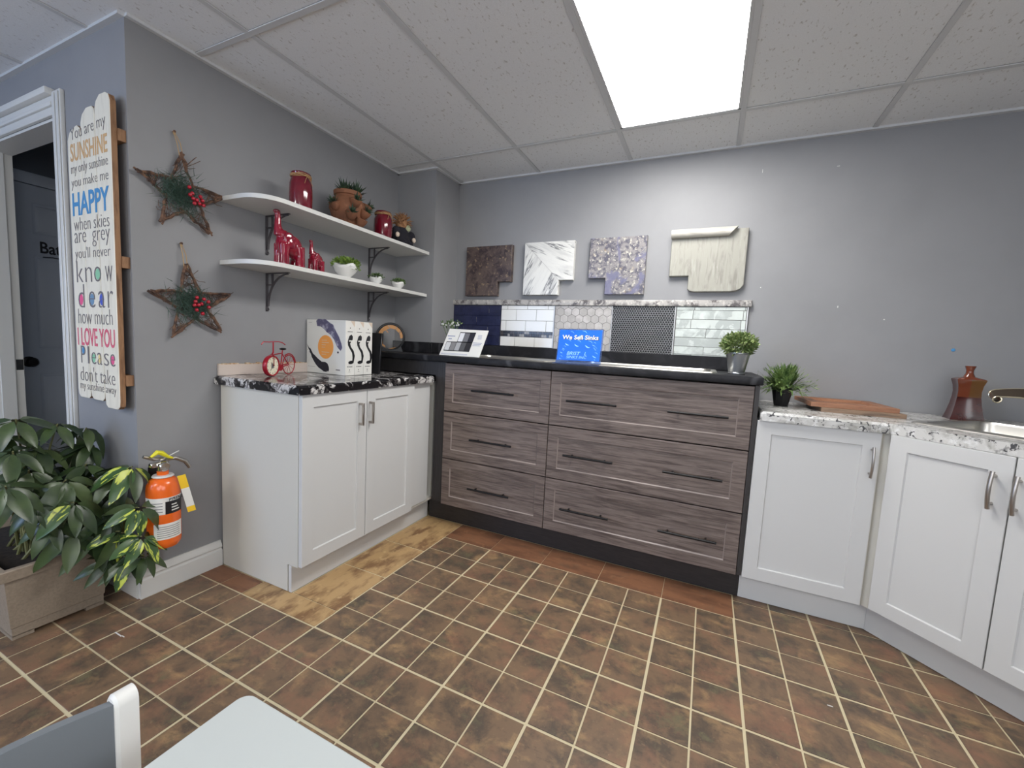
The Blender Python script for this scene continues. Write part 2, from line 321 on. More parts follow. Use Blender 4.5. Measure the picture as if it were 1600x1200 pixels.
m_cardk = mat('black_gloss_card', S(30, 30, 33), .3)

# ------------------------------------------------------------------ room shell
YB, XL, ZC = .72, -.78, 2.32
struct('wall_left', B().box(-.90, XL, -1.03, YB, 0, 2.36), m_wall)
struct('wall_corner', B().box(XL, -.452, .425, YB, 0, 2.36), m_wall)
wall_back = struct('wall_back', B().box(-2.7, 3.2, YB, .84, 0, 2.36), m_wall)
struct('wall_right', B().box(3.06, 3.2, -2.0, YB, 0, 2.36).box(3.06, 3.2, -4.6, -3.5, 0, 2.36).box(3.06, 3.2, -3.5, -2.0, 0, .8).box(3.06, 3.2, -3.5, -2.0, 2.1, 2.36), m_wall)
OX0, OX1, OZ = -2.23, -1.37, 2.055
struct('wall_hall', B().box(OX1, XL, -1.13, -1.03, 0, 2.36).box(-3.4, OX0, -1.13, -1.03, 0, 2.36).box(OX0, OX1, -1.13, -1.03, OZ, 2.36), m_wall)
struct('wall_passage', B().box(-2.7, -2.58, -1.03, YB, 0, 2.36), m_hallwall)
struct('wall_outer', B().box(-3.52, -3.4, -4.6, -1.03, 0, 2.36), m_wall)
fr = B()   # wall behind the camera with two window openings
WX = [(-2.4, -1.1), (.65, 2.55)]
for a, b in ((-3.52, -2.4), (-1.1, .65), (2.55, 3.2)): fr.box(a, b, -4.6, -4.48, 0, 2.36)
for a, b in WX: fr.box(a, b, -4.6, -4.48, 0, .8); fr.box(a, b, -4.6, -4.48, 2.1, 2.36)
struct('wall_front', fr, m_wall)
for k, (a, b) in enumerate(WX):
    wf = B(); 
    for x in (a+.02, (a+b)/2, b-.02): wf.box(x-.02, x+.02, -4.56, -4.52, .8, 2.1)
    for z in (.82, 2.08): wf.box(a, b, -4.56, -4.52, z-.02, z+.02)
    struct('window_%d' % (k+1), wf, m_trim)

wf = B()
for y in (-3.48, -2.75, -2.02): wf.box(3.10, 3.14, y-.02, y+.02, .8, 2.1)
for z in (.82, 2.08): wf.box(3.10, 3.14, -3.5, -2.0, z-.02, z+.02)
struct('window_3', wf, m_trim)  # unseen window, added to go with the right-hand fill lamp

# floor: a grout bed with single vinyl tiles on it
T = .1524
floor = struct('floor', B().box(-3.5, 3.2, -4.6, .84, -.05, -.0025), m_grout)
def inview(x, y, z, pad=20):
    d = CAMROT.transposed() @ (Vector((x, y, z))-CAMLOC)
    if d.z > -.05: return False
    u = 800-FPX*d.x/d.z; v = 600+FPX*d.y/d.z
    return -pad < u < 1600+pad and -pad < v < 1200+pad
def gap(i): return .0046 if i % 2 == 0 else .0029
tiles = {}
def tile_mesh(w_, h_, m):
    key = (round(w_, 4), round(h_, 4), m.name)
    if key not in tiles:
        me = B().box(-w_/2, w_/2, -h_/2, h_/2, -.0022, 0, .0008).mesh('tile'); me.materials.append(m); tiles[key] = me
    return tiles[key]
rest = B(); ntile = 0
def put(x0, x1, y0, y1, m, name='tile'):
    o = D.objects.new(name, tile_mesh(x1-x0, y1-y0, m)); COL.objects.link(o); o.parent = floor; o.location = ((x0+x1)/2, (y0+y1)/2, 0)
def under(x0, x1, y0, y1):
    if y0 > .2: return True
    if x1 <= -.77 and y0 > -1.13: return True
    if x1 <= -.29 and y0 > -.80: return True
    if x0 > 2.04 and (x0+y0) > 2.24: return True
    if x0 > .62 and y1 < -1.62 and x1 < 1.3: return True
    return x0 > 2.95
for i in range(-22, 20):
    for j in range(-2, 29):
        x0 = i*T+gap(i); x1 = (i+1)*T-gap(i+1); y1 = -j*T-gap(j); y0 = -(j+1)*T+gap(j+1)
        if under(x0, x1, y0, y1): continue
        # bare strip along the cabinets
        if j < 0 and i < 10: continue
        if i < 0 and i >= -2 and j < 6: continue
        if -5 <= i < 0 and j == 5: continue
        vis = any(inview(x, y, 0) for x in (x0, x1) for y in (y0, y1))
        if vis and ntile < 292: put(x0, x1, y0, y1, m_tile); ntile += 1
        elif -3.3 < x0 < 3: rest.box(x0, x1, y0, y1, -.0022, 0)
o = obj('tile_field', rest, m_tile, floor); o['kind'] = 'stuff'
for k in range(5): put(k*2*T+.001, (k+1)*2*T-.001, .002, .199, m_rust, 'worn_tile')
for a, b in ((-.2, .2), (-.505, -.204), (-.80, -.509)): put(-.268, -.003, a+.0, b-.002, m_tan, 'worn_tile')
put(-.455, -.003, -.912, -.803, m_tan, 'worn_tile'); put(-.607, -.459, -.912, -.812, m_rust, 'worn_tile'); put(-.765, -.611, -.912, -.812, m_rust, 'worn_tile')

obj('paint_fleck', B().box(-.610, -.565, -1.292, -1.288, 0, .0008).box(-.567, -.550, -1.289, -1.286, 0, .0008), m_trim, floor); obj('paint_fleck', B().box(1.787, 1.803, -.372, -.368, 0, .0008), m_trim, floor)

# ceiling: grid of bars with lay-in tiles
ceil = struct('ceiling', B().box(-3.5, 3.2, -4.6, .84, 2.345, 2.42), m_bar)
GX = [-3.4, -2.85, -2.24, -1.63, -1.02, -.42, .185, .79, 1.378, 1.98, 2.58, 3.06]
GY = [YB, .325, -.885, -2.105, -3.325, -4.48]
LIGHTS = [(7, 1), (4, 4), (9, 4)]  # first panel is in view, the other two are added for bounce light
nct = 0
for a in range(len(GX)-1):
    for b in range(len(GY)-1):
        if (a, b) in LIGHTS: continue
        x0, x1, y1, y0 = GX[a]+.01, GX[a+1]-.01, GY[b]-.01, GY[b+1]+.01
        vis = any(inview(x, y, ZC, 60) for x in (x0, (x0+x1)/2, x1) for y in (y0, (y0+y1)/2, y1))
        if not vis and b > 2: continue
        o = obj('ceiling_tile', B().box(x0, x1, y0, y1, 2.323, 2.335, .002), m_ceil, ceil)
for x in GX[1:-1]: obj('ceiling_bar', B().box(x-.012, x+.012, -4.48, YB, 2.3185, 2.3225, .001), m_bar, ceil)
for y in GY[1:-1]:
    obj('ceiling_bar', B().box(-3.4, 3.06, y-.012, y+.012, 2.318, 2.3222, .001), m_bar, ceil)
wa = B().box(XL, XL+.02, -1.13, .425, 2.312, 2.323).box(XL, -.432, .405, .425, 2.312, 2.323).box(-.452, -.432, .425, YB, 2.312, 2.323).box(-.452, 3.06, .70, YB, 2.312, 2.323).box(-3.4, XL, -1.15, -1.13, 2.312, 2.323)
obj('wall_angle', wa, m_bar, ceil)
for k, (a, b) in enumerate(LIGHTS):
    x0, x1, y1, y0 = GX[a]+.012, GX[a+1]-.012, GY[b]-.012, GY[b+1]+.012
    t = thing('ceiling_light', ((x0+x1)/2, (y0+y1)/2, 2.32), ['large lit rectangular light panel set in the ceiling tiles', 'unseen ceiling light panel added for bounce over the hall end', 'unseen ceiling light panel added for bounce over the far right of the room'][k], 'ceiling light')
    f = B()
    for q in ((x0, x1, y0, y0+.012), (x0, x1, y1-.012, y1), (x0, x0+.012, y0, y1), (x1-.012, x1, y0, y1)): f.box(*q, 2.319, 2.34)
    obj('frame', f, m_bar, t)
    obj('diffuser', B().box(x0+.012, x1-.012, y0+.012, y1-.012, 2.324, 2.33), m_diff, t)

# trims
def profile_board(x0, y0, x1, y1, nx, ny, h=.125, t=.018):
    """skirting board along a line, standing out along the normal (nx, ny)"""
    prof = [(0, 0), (t, 0), (t, h*.62), (t*.62, h*.655), (t*.62, h*.70), (t*.95, h*.76), (t*.80, h*.86), (t*.42, h*.92), (t*.34, h), (0, h)]
    b = B(); n = len(prof)
    vs = [(x0+nx*a, y0+ny*a, z) for a, z in prof]+[(x1+nx*a, y1+ny*a, z) for a, z in prof]
    b.add(vs, [tuple(range(n)), tuple(range(2*n-1, n-1, -1))]+[(i, (i+1) % n, n+(i+1) % n, n+i) for i in range(n)])
    return b
struct('baseboard_left', profile_board(XL, -1.143, XL, -.812, 1, 0), m_trim)
struct('baseboard_hall', profile_board(-1.29, -1.13, XL+.001, -1.13, 0, -1), m_trim)
cs = B().box(-1.362, -1.285, -1.146, -1.13, 0, 2.15, .004).box(-1.352, -1.33, -1.150, -1.146, 0, 2.14, .002).box(-1.312, -1.292, -1.152, -1.146, 0, 2.14, .003).box(-1.37, -1.358, -1.13, -1.03, 0, OZ)
struct('trim_1', cs, m_trim)
hd = B().box(-2.34, -1.363, -1.146, -1.13, OZ, 2.09, .003).box(-2.34, -1.363, -1.152, -1.13, 2.091, 2.108, .004).box(-2.34, -1.363, -1.147, -1.13, 2.109, 2.135, .003).box(-2.35, -1.363, -1.168, -1.13, 2.136, 2.165, .006).box(OX0, OX1, -1.13, -1.03, OZ-.012, OZ)
struct('trim_2', hd, m_trim)
lc = B().box(-2.32, OX0, -1.146, -1.13, 0, OZ, .004).box(-2.30, -2.27, -1.151, -1.146, 0, OZ, .002).box(OX0, OX0+.013, -1.13, -1.03, 0, OZ-.012).box(OX0+.013, OX0+.022, -1.12, -1.066, 0, OZ-.012)
tr3 = struct('trim_3', lc, m_trim)
obj('strike_plate', B().box(OX0+.013, OX0+.0145, -1.060, -1.032, .87, .93), m_chrome, tr3)

# bathroom door in the passage wall, seen through the doorway
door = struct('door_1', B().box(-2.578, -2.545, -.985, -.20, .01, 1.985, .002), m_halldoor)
XD = -2.545
def raised(b, y0, y1, z0, z1):
    r = .03
    vs = [(XD, y0, z0), (XD, y1, z0), (XD, y1, z1), (XD, y0, z1), (XD-.006, y0+.012, z0+.012), (XD-.006, y1-.012, z0+.012), (XD-.006, y1-.012, z1-.012), (XD-.006, y0+.012, z1-.012),
          (XD+.006, y0+r, z0+r), (XD+.006, y1-r, z0+r), (XD+.006, y1-r, z1-r), (XD+.006, y0+r, z1-r)]
    fs = [(8, 9, 10, 11)]
    for k in (0, 4):
        for i in range(4): j = (i+1) % 4; fs.append((k+i, k+j, k+4+j, k+4+i))
    b.add([(x+.004, y, z) for x, y, z in vs], fs)
for y0, y1 in ((-.87, -.63), (-.555, -.315)):
    for z0, z1 in ((1.69, 1.88), (.98, 1.56), (.24, .82)):
        b = B(); raised(b, y0, y1, z0, z1); obj('door_panel', b, m_halldoor, door)
hb = B().lathe([(.033, 0), (.033, .008), (.014, .012), (.012, .03), (.026, .04), (.03, .055), (.022, .068), (0, .07)], (XD, -.915, .895), 14, Matrix.Rotation(pi/2, 4, 'Y'))
obj('handle', hb, m_black, door)
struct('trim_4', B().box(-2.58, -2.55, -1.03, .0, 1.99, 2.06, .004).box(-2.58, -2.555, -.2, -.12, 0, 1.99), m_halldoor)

def text(body, name, mt, parent, M, size, width=None, bold=0, shear=0, extr=.0006, height=None, lab=None):
    c = D.curves.new('t', 'FONT'); c.body = body; c.size = 1; c.align_x = 'CENTER'; c.align_y = 'CENTER'; c.offset = bold; c.shear = shear; c.resolution_u = 3
    to = D.objects.new('t', c); COL.objects.link(to)
    bpy.context.view_layer.update()
    me = D.meshes.new_from_object(to.evaluated_get(bpy.context.evaluated_depsgraph_get()))
    D.objects.remove(to); D.curves.remove(c)
    xs = [v.co.x for v in me.vertices]; ys = [v.co.y for v in me.vertices]
    cx = (min(xs)+max(xs))/2; cy = (min(ys)+max(ys))/2; sx = size; sy = size
    if width: sx = width/(max(xs)-min(xs))
    if height: sy = height/(max(ys)-min(ys))
    iv = sorted((min(me.vertices[i].co.x for i in p.vertices), max(me.vertices[i].co.x for i in p.vertices)) for p in me.polygons)
    cuts = []; hi = iv[0][1]
    for q0, q1 in iv:
        if q0-hi > .17: cuts.append((q0+hi)/2)
        hi = max(hi, q1)
    cuts = [-1e9]+cuts+[1e9]; out = None
    for c0, c1 in zip(cuts, cuts[1:]):
        bm = bmesh.new(); bm.from_mesh(me)
        bmesh.ops.delete(bm, geom=[f for f in bm.faces if not c0 < f.calc_center_median().x < c1], context='FACES')
        r = bmesh.ops.extrude_face_region(bm, geom=bm.faces[:]); bmesh.ops.translate(bm, verts=[e for e in r['geom'] if isinstance(e, bmesh.types.BMVert)], vec=(0, 0, 1))
        bm.verts.index_update(); b = B()
        b.add([(M @ Vector(((v.co.x-cx)*sx, (v.co.y-cy)*sy, v.co.z*extr))) for v in bm.verts], [[v.index for v in f.verts] for f in bm.faces])
        bm.free(); out = obj(name, b, mt, parent, ang=None)
        if lab: out['label'] = lab
    D.meshes.remove(me)
    return out
text('Bathroom', 'lettering', m_inkd, door, frame((XD+.002, -.69, 1.615), (0, 1, 0), (0, 0, 1)), .1, width=.30, height=.072, bold=.018, lab='black lettering')
obj('underline', B().tube([(XD+.003, -.83+.045*i, 1.555+.006*math.sin(i*1.3)) for i in range(9)], .003, 5), m_inkd, door)

# ------------------------------------------------------------------ cabinets
def shaker(b, o, ux, w_, h_, t=.02, fw=.06, rd=.007, ch=.003, uz=(0, 0, 1)):
    """shaker front: o = lower corner on the back plane, ux = direction along the width; the front looks along ux x uz"""
    M = frame(o, ux, uz); c = .0015
    def R(i, z): return [(i, i, z), (w_-i, i, z), (w_-i, h_-i, z), (i, h_-i, z)]
    rings = [R(0, 0), R(0, t-c), R(c, t), R(fw, t), R(fw+ch, t-rd)]
    vs = [p for r in rings for p in r]; fs = [(3, 2, 1, 0), (16, 17, 18, 19)]
    for k in range(4):
        for i in range(4): j = (i+1) % 4; fs.append((k*4+i, k*4+j, k*4+4+j, k*4+4+i))
    b.add(vs, fs, M); return b
def bar_pull(name, p, q, out, parent, mt, r=.0055, inset=.03, stand=.03, square=False, bow=0):
    p = Vector(p); q = Vector(q); out = Vector(out).normalized(); d = (q-p).normalized(); L = (q-p).length; b = B()
    if square:
        up = d; side = out.cross(d)
        M = frame(p+out*(stand-r), d, side)
        b.box(0, L, -r, r, -r, r, .001, M)
        for s in (0, L-2*r): b.box(s, s+2*r, -r, r, -(stand-r), -r, 0, M)
    else:
        n = 12 if bow else 2
        pts = [p+d*(L*i/(n-1))+out*(stand+bow*math.sin(pi*i/(n-1))) for i in range(n)]
        b.tube(pts, r, 10)
        for s in (inset, L-inset): b.tube([p+d*s, p+d*s+out*(stand+bow*math.sin(pi*s/L))], r*.8, 8)
    o = obj(name, b, mt, parent); return o

# white two-door base cabinet on the left wall
X0 = -.232
cab = thing('base_cabinet', (-.5, -.35, 0), 'white two-door base cabinet under the dark granite counter', 'cabinet')
b = B().box(-.765, X0, -.808, -.79, .128, .898).box(-.765, -.297, -.808, -.79, .002, .128).box(-.765, X0, -.79, .185, .13, .15).box(-.765, X0-.002, .172, .19, .13, .898).box(-.765, -.74, -.79, .17, .15, .898).box(-.765, X0-.004, -.79, .17, .878, .898).box(-.765, X0-.01, -.43, -.42, .15, .878)
obj('carcass', b, m_mel, cab)
obj('toe_kick', B().box(-.29, -.272, -.808, .195, .002, .126), m_white, cab)
for (y0, y1, hy) in ((-.806, -.4325, -.483), (-.4285, -.052, -.415)):
    d = obj('door', shaker(B(), (X0+.002, y0, .132), (0, 1, 0), y1-y0, .766, fw=.058), m_white, cab)
    bar_pull('handle', (X0+.022, hy, .722), (X0+.022, hy, .832), (1, 0, 0), d, m_nick, r=.005, stand=.03, square=True)
obj('filler_panel', B().box(X0, X0+.006, -.048, .118, .145, .898, .001), m_white, cab)
ct = thing('countertop', (-.5, -.35, .9), 'dark granite-look countertop with a rolled front edge on white cabinet', 'countertop')
def slab_poly(name, poly, z0, z1, m, parent, c=.008): return obj(name, B().prism(poly, Matrix.Translation((0, 0, z0)), z1-z0, c), m, parent)
slab_poly('slab', [(-.776, -.832), (-.197, -.832), (-.197, .118), (-.776, .118)], .899, .938, m_gran, ct)
obj('wall_strip', B().box(-.778, -.766, -.815, -.33, .939, .99), m_pinkwood, ct)['label'] = 'unpainted strip left bare above the counter'
tb = B(); rr = random.Random(3)
for k in range(26):
    y = -.815+k*.0187; tb.box(-.778, -.7655, y, y+.0187, .990, .992+rr.random()*.007)
obj('torn_edge', tb, m_torn, ct)

# grey-brown drawer cabinet on the back wall
dc = thing('drawer_cabinet', (.7, .4, 0), 'wide grey-brown wood drawer cabinet with six drawers and black pulls', 'cabinet')
YD = .15
b = B().box(1.528, 1.546, YD-.02, .715, .14, 1.027).box(-.77, 1.526, .40, .418, .14, 1.026).box(-.215, 1.526, YD+.002, .39, .14, .155).box(.553, .567, YD+.002, .39, .156, 1.02).box(-.77, -.20, YD+.002, YD+.018, .942, 1.026)
obj('carcass', b, m_dark, dc)
obj('end_panel', B().box(-.205, -.128, YD-.006, YD+.012, .14, 1.026), m_dark, dc)
obj('toe_kick', B().box(-.262, 1.546, .2, .218, .002, .137), m_kick, dc)
ZD = [(.136, .4275), (.4335, .7235), (.7295, 1.022)]
for (x0, x1, hs) in ((-.126, .558, [(.080, .353)]), (.562, 1.526, [(.662, .926), (1.170, 1.432)])):
    for k, (z0, z1) in enumerate(ZD):
        d = obj('drawer', shaker(B(), (x0, YD, z0), (1, 0, 0), x1-x0, z1-z0, fw=.056, rd=.007, ch=.0045), m_wood, dc); d.data.materials.append(m_bevel)
        for pi_ in range(14, 18): d.data.polygons[pi_].material_index = 1
        hz = (.279, .577, .873)[k]
        for a, c in hs: bar_pull('handle', (a, YD-.02, hz), (c, YD-.02, hz), (0, -1, 0), d, m_black, r=.006, inset=.045, stand=.03)
ct2 = thing('countertop', (.6, .4, 1.03), 'black stone-look countertop holding two steel sinks above the drawer cabinet', 'countertop')
YF = .108
SK = [(-.10, .50), (.62, 1.36)]; SY = (.215, .60)
b = B(); z0, z1 = 1.029, 1.066
b.box(-.775, 1.556, YF, SY[0], z0, z1, .006)
xs = [-.448, SK[0][0], SK[0][1], SK[1][0], SK[1][1], 1.556]
for a, c in ((xs[0], xs[1]), (xs[2], xs[3]), (xs[4], xs[5])): b.box(a, c, SY[0], SY[1], z0, z1)
b.box(-.448, 1.556, SY[1], .715, z0, z1); b.box(-.775, -.448, SY[0], .42, z0, z1)
obj('slab', b, m_slab, ct2)
obj('backsplash', B().box(-.775, -.448, .40, .421, 1.067, 1.142, .003).box(-.448, -.428, .40, .715, 1.067, 1.142, .003).box(-.428, 1.505, .695, .716, 1.067, 1.142, .003), m_slab, ct2)
def sink(name, loc, M, w_, d_, z, label, depth=.17, bowls=1, rim=.03, bandr=.012, split=None):
    t = thing(name, loc, label, 'sink')
    def rr(x0, x1, y0, y1, r, n=5):
        out = []
        for cx, cy, a0 in ((x1-r, y1-r, 0), (x0+r, y1-r, pi/2), (x0+r, y0+r, pi), (x1-r, y0+r, 3*pi/2)):
            for k in range(n): a = a0+pi/2*k/(n-1); out.append((cx+r*math.cos(a), cy+r*math.sin(a)))
        return out
    b = B(); n = 20
    loops = []
    O = rr(0, w_, 0, d_, .03); loops.append([(x, y, z+.0005) for x, y in O]); loops.append([(x, y, z+.007) for x, y in rr(.005, w_-.005, .005, d_-.005, .028)])
    I = (rim, w_-rim, rim, d_-rim*1.0)
    loops.append([(x, y, z+.0075) for x, y in rr(I[0], I[1], I[2], I[3], .045)]); loops.append([(x, y, z-.002) for x, y in rr(I[0]+.004, I[1]-.004, I[2]+.004, I[3]-.004, .043)])
    loops.append([(x, y, z-depth+.03) for x, y in rr(I[0]+.012, I[1]-.012, I[2]+.012, I[3]-.012, .05)]); loops.append([(x, y, z-depth) for x, y in rr(I[0]+.045, I[1]-.045, I[2]+.045, I[3]-.045, .05)])
    vs = [p for l in loops for p in l]; fs = [tuple(range(5*n, 6*n))]
    for k in range(5):
        for i in range(n): fs.append((k*n+i, k*n+(i+1) % n, k*n+n+(i+1) % n, k*n+n+i))
    b.add(vs, fs, M); obj('basin', b, m_steel, t, ang=50)
    if split: 
        b = B().box(split-.012, split+.012, rim+.008, d_-rim-.008, z-depth+.04, z-.002, .004, M); obj('divider', b, m_steel, t)
    b = B().lathe([(.042, .001), (.040, .004), (.026, .002), (.001, .001)], M @ Vector((w_*(.3 if split else .5), d_/2, z-depth)), 16)
    obj('drain', b, m_chrome, t)
    return t
ID = lambda x, y: Matrix.Translation((x, y, 0))
sink('kitchen_sink', (.2, .4, 1.066), ID(SK[0][0]-.012, SY[0]-.012), SK[0][1]-SK[0][0]+.024, SY[1]-SY[0]+.024, 1.066, 'stainless steel sink in the black counter behind the paint swatch card')
sink('kitchen_sink', (1.0, .4, 1.066), ID(SK[1][0]-.012, SY[0]-.012), SK[1][1]-SK[1][0]+.024, SY[1]-SY[0]+.024, 1.066, 'stainless double sink in the black counter right of the blue sign', split=.36)

# white cabinets on the right
bc = thing('base_cabinet', (1.78, .45, 0), 'white single-door base cabinet beside the grey-brown drawer cabinet', 'cabinet')
b = B().box(1.549, 1.565, YD, .715, .13, .873).box(1.565, 1.99, .70, .715, .13, .873).box(1.565, 1.985, YD, .70, .13, .146).box(1.565, 1.99, YD+.002, .70, .857, .873)
obj('carcass', b, m_white, bc)
obj('toe_kick', B().box(1.549, 2.04, .2, .216, .002, .128), m_white, bc)
obj('filler_panel', B().box(1.9925, 1.9965, YD-.004, YD+.006, .13, .873), m_mel, bc)
d = obj('door', shaker(B(), (1.55, YD, .135), (1, 0, 0), .44, .738, fw=.058), m_white, bc)
bar_pull('handle', (1.963, YD-.02, .688), (1.963, YD-.02, .814), (0, -1, 0), d, m_nick, r=.005, inset=.014, stand=.022, bow=.010)
cc = thing('corner_cabinet', (2.5, .2, 0), 'white two-door diagonal corner cabinet under the steel corner sink', 'cabinet')
u = Vector((.70711, -.70711, 0)); v = Vector((.70711, .70711, 0)); Q = Vector((2.037, .198, 0))
F0 = Q-v*.057   # plane behind the doors
def DP(a, o=0, z=0): p = F0+u*a-v*o; return (p.x, p.y, z)
MD = frame((F0.x, F0.y, 0), u, (0, 0, 1))   # local: x along front, y up, z towards the room
kick = B().box(0.0, .79, .002, .128, -.07, -.055, 0, MD); obj('toe_kick', kick, m_white, cc)
b = B().box(.004, .79, .13, .146, -.06, -.004, 0, MD).box(.004, .79, .857, .873, -.06, -.004, 0, MD).box(.004, .020, .146, .857, -.06, -.004, 0, MD).box(.774, .79, .146, .857, -.06, -.004, 0, MD).box(.020, .774, .146, .857, -.06, -.05, 0, MD)
obj('carcass', b, m_white, cc)
obj('filler_panel', B().box(.001, .040, .13, .873, -.003, .003, 0, MD), m_mel, cc)
for a, ha in ((.042, .345), (.388, .402)):
    d = obj('door', shaker(B(), DP(a, 0, .138), u, .342, .735, fw=.058), m_white, cc)
    bar_pull('handle', DP(ha, .02, .689), DP(ha, .02, .816), -v, d, m_nick, r=.0062, inset=.016, stand=.022, bow=.010)
ct3 = thing('countertop', (1.8, .4, .88), 'pale granite-look countertop with the spiky plant and wooden door samples', 'countertop')
slab_poly('slab', [(1.557, .112), (2.003, .112), (2.003, .715), (1.557, .715)], .8745, .916, m_lgran, ct3, .010)
# corner worktop with a hole for the sink
SU = Vector((.68, -.733, 0)).normalized(); SV = Vector((-SU.y, SU.x, 0)); SO = Vector((2.098, .235, 0)); SW, SD = .56, .47
ct4 = thing('countertop', (2.5, .3, .88), 'pale granite-look corner countertop around the steel corner sink', 'countertop')
outer = [(2.0045, .715), (2.0045, .128), (2.575, -.447), (3.05, -.447), (3.05, .715)]
hole = [SO+SU*a+SV*c for a, c in ((.012, .012), (SW-.012, .012), (SW-.012, SD-.012), (.012, SD-.012))]
bm = bmesh.new()
for loop in (outer, [(h.x, h.y) for h in hole]):
    vs = [bm.verts.new((x, y, .916)) for x, y in loop]
    for i in range(len(vs)): bm.edges.new((vs[i], vs[(i+1) % len(vs)]))
bmesh.ops.triangle_fill(bm, use_beauty=True, edges=bm.edges[:])
r = bmesh.ops.extrude_face_region(bm, geom=bm.faces[:]); bmesh.ops.translate(bm, verts=[e for e in r['geom'] if isinstance(e, bmesh.types.BMVert)], vec=(0, 0, -.0415))
bm.verts.index_update(); b = B().add([q.co for q in bm.verts], [[q.index for q in f.verts] for f in bm.faces]); bm.free()
obj('slab', b, m_lgran, ct4)
SM = frame((SO.x, SO.y, 0), SU, SV)
sink('corner_sink', (2.4, .3, .916), SM, SW, SD, .916, 'rectangular stainless steel sink set in the pale corner countertop', depth=.18, rim=.03)

# ------------------------------------------------------------------ wall shelves
def shelf(z, label, lst):
    t = thing('wall_shelf', (XL, -.2, z), label, 'shelf', None)
    x0, x1, y0, y1 = XL+.001, lst, -.798, .422
    poly = [(x0, y1), (x0, y0)]
    # clipped, rounded near corner
    p0 = Vector((x1-.13, y0)); p1 = Vector((x1, y0+.12)); c = Vector((x1-.012, y0+.008))
    poly = [(x0, y0)]
    for k in range(9):
        s = k/8; q = p0*(1-s)**2+c*2*s*(1-s)+p1*s*s; poly.append((q.x, q.y))
    poly += [(x1, y1), (x0, y1)]
    obj('board', B().prism(poly, Matrix.Translation((0, 0, z)), .020, .0012), m_trim, t)
    for y in (-.565, .155):
        b = B(); w2 = .0065
        b.box(XL, XL+.004, y-w2, y+w2, z-.195, z-.0005); b.box(XL+.004, XL+.17, y-w2, y+w2, z-.0045, z-.0005)
        arc = [(XL+.012+.148*(1-math.cos(a)), y, z-.168+.160*math.sin(a)) for a in [i*pi/2/9 for i in range(10)]]
        for i in range(9):
            p, q = Vector(arc[i]), Vector(arc[i+1]); b.box(0, (q-p).length, -w2*.8, w2*.8, -.002, .002, 0, frame(p, q-p, (0, 1, 0)))
        b.box(XL+.004, XL+.048, y-w2*.8, y+w2*.8, z-.062, z-.058); b.box(XL+.044, XL+.048, y-w2*.8, y+w2*.8, z-.058, z-.004)
        b.tube([(XL+.008, y+.007*math.cos(a), z-.185+.007*math.sin(a)) for a in [i*pi/5 for i in range(10)]], .002, 5, closed=True)
        obj('bracket', b, m_cast, t)
    return t
m_cast = mat('dark_cast_iron', S(82, 78, 82), .5, .3)
ZU, ZL = 1.745, 1.458
shelf(ZU, 'upper white wall shelf with dark iron brackets carrying the jars', -.490)
shelf(ZL, 'lower white wall shelf with dark iron brackets carrying the elephants', -.500)
ZU += .0205; ZL += .0205

def remesh(b, name, vox, smooth=6):
    me = b.mesh(name, ang=None); o = D.objects.new('t', me); COL.objects.link(o)
    m = o.modifiers.new('r', 'REMESH'); m.mode = 'VOXEL'; m.voxel_size = vox
    s = o.modifiers.new('s', 'SMOOTH'); s.factor = .5; s.iterations = smooth
    bpy.context.view_layer.update()
    r = D.meshes.new_from_object(o.evaluated_get(bpy.context.evaluated_depsgraph_get()))
    D.objects.remove(o); D.meshes.remove(me); r.name = name
    r.polygons.foreach_set('use_smooth', [True]*len(r.polygons)); return r

# two red jars with raffia at the neck
def jar(loc, R, H, label):
    t = thing('glazed_jar', loc, label, 'jar', 'burgundy jars on the upper shelf'); c = Vector(loc)
    obj('body', B().lathe([(R*.86, 0), (R*.93, H*.02), (R*.97, H*.15), (R, H*.45), (R*.97, H*.70), (R*.86, H*.83), (R*.80, H*.87), (R*.82, H*.95), (R*.86, H*.98), (R*.80, H), (R*.72, H*.985), (R*.70, H*.8), (.001, H*.78)], loc, 28), m_jar, t)
    b = B()
    for k in range(5):
        ph = rnd.random()*6; b.tube([c+Vector((R*(.875+.012*k % 2)*math.cos(a), R*.885*math.sin(a), H*(.875+.014*k)+.003*math.sin(3*a+ph))) for a in [i*2*pi/20 for i in range(20)]], .0016, 5, closed=True)
    for sgn in (-1, 1):
        b.tube([c+Vector((R*.86, sgn*.002, H*.88)), c+Vector((R*.98, sgn*R*.25, H*.80)), c+Vector((R*1.03, sgn*R*.42, H*.68))], .0013, 5)
    obj('raffia_tie', b, m_raffia, t); return t
jar((-.60, -.508, ZU), .054, .188, 'tall glossy burgundy jar tied with raffia, on the upper shelf')
jar((-.575, .055, ZU), .056, .165, 'shorter burgundy jar tied with raffia, between the terracotta planter and the doll')

def rosette(b, c, axis, R, n, seed, wd=.007):
    rr = random.Random(seed); ax = Vector(axis).normalized(); u_ = ax.orthogonal().normalized(); v_ = ax.cross(u_)
    for k in range(n):
        a = k*2.4+rr.random()*.5; el = .25+1.1*(k/n)+rr.random()*.15
        d = (u_*math.cos(a)+v_*math.sin(a))*math.cos(el)+ax*math.sin(el); L = R*(.75+.4*rr.random())
        s = d.cross(ax).normalized()*wd if abs(d.dot(ax)) < .99 else u_*wd
        p = Vector(c); m_ = p+d*L*.45; e = p+d*L+ax*L*.12; nn = d.cross(s).normalized()*wd*.5
        b.add([p-s*.6, p+s*.6, m_+s, m_-s, e, m_-nn*1.2], [(0, 1, 2, 3), (3, 2, 4), (0, 3, 5), (1, 5, 2), (3, 4, 5), (2, 5, 4), (0, 5, 1)])
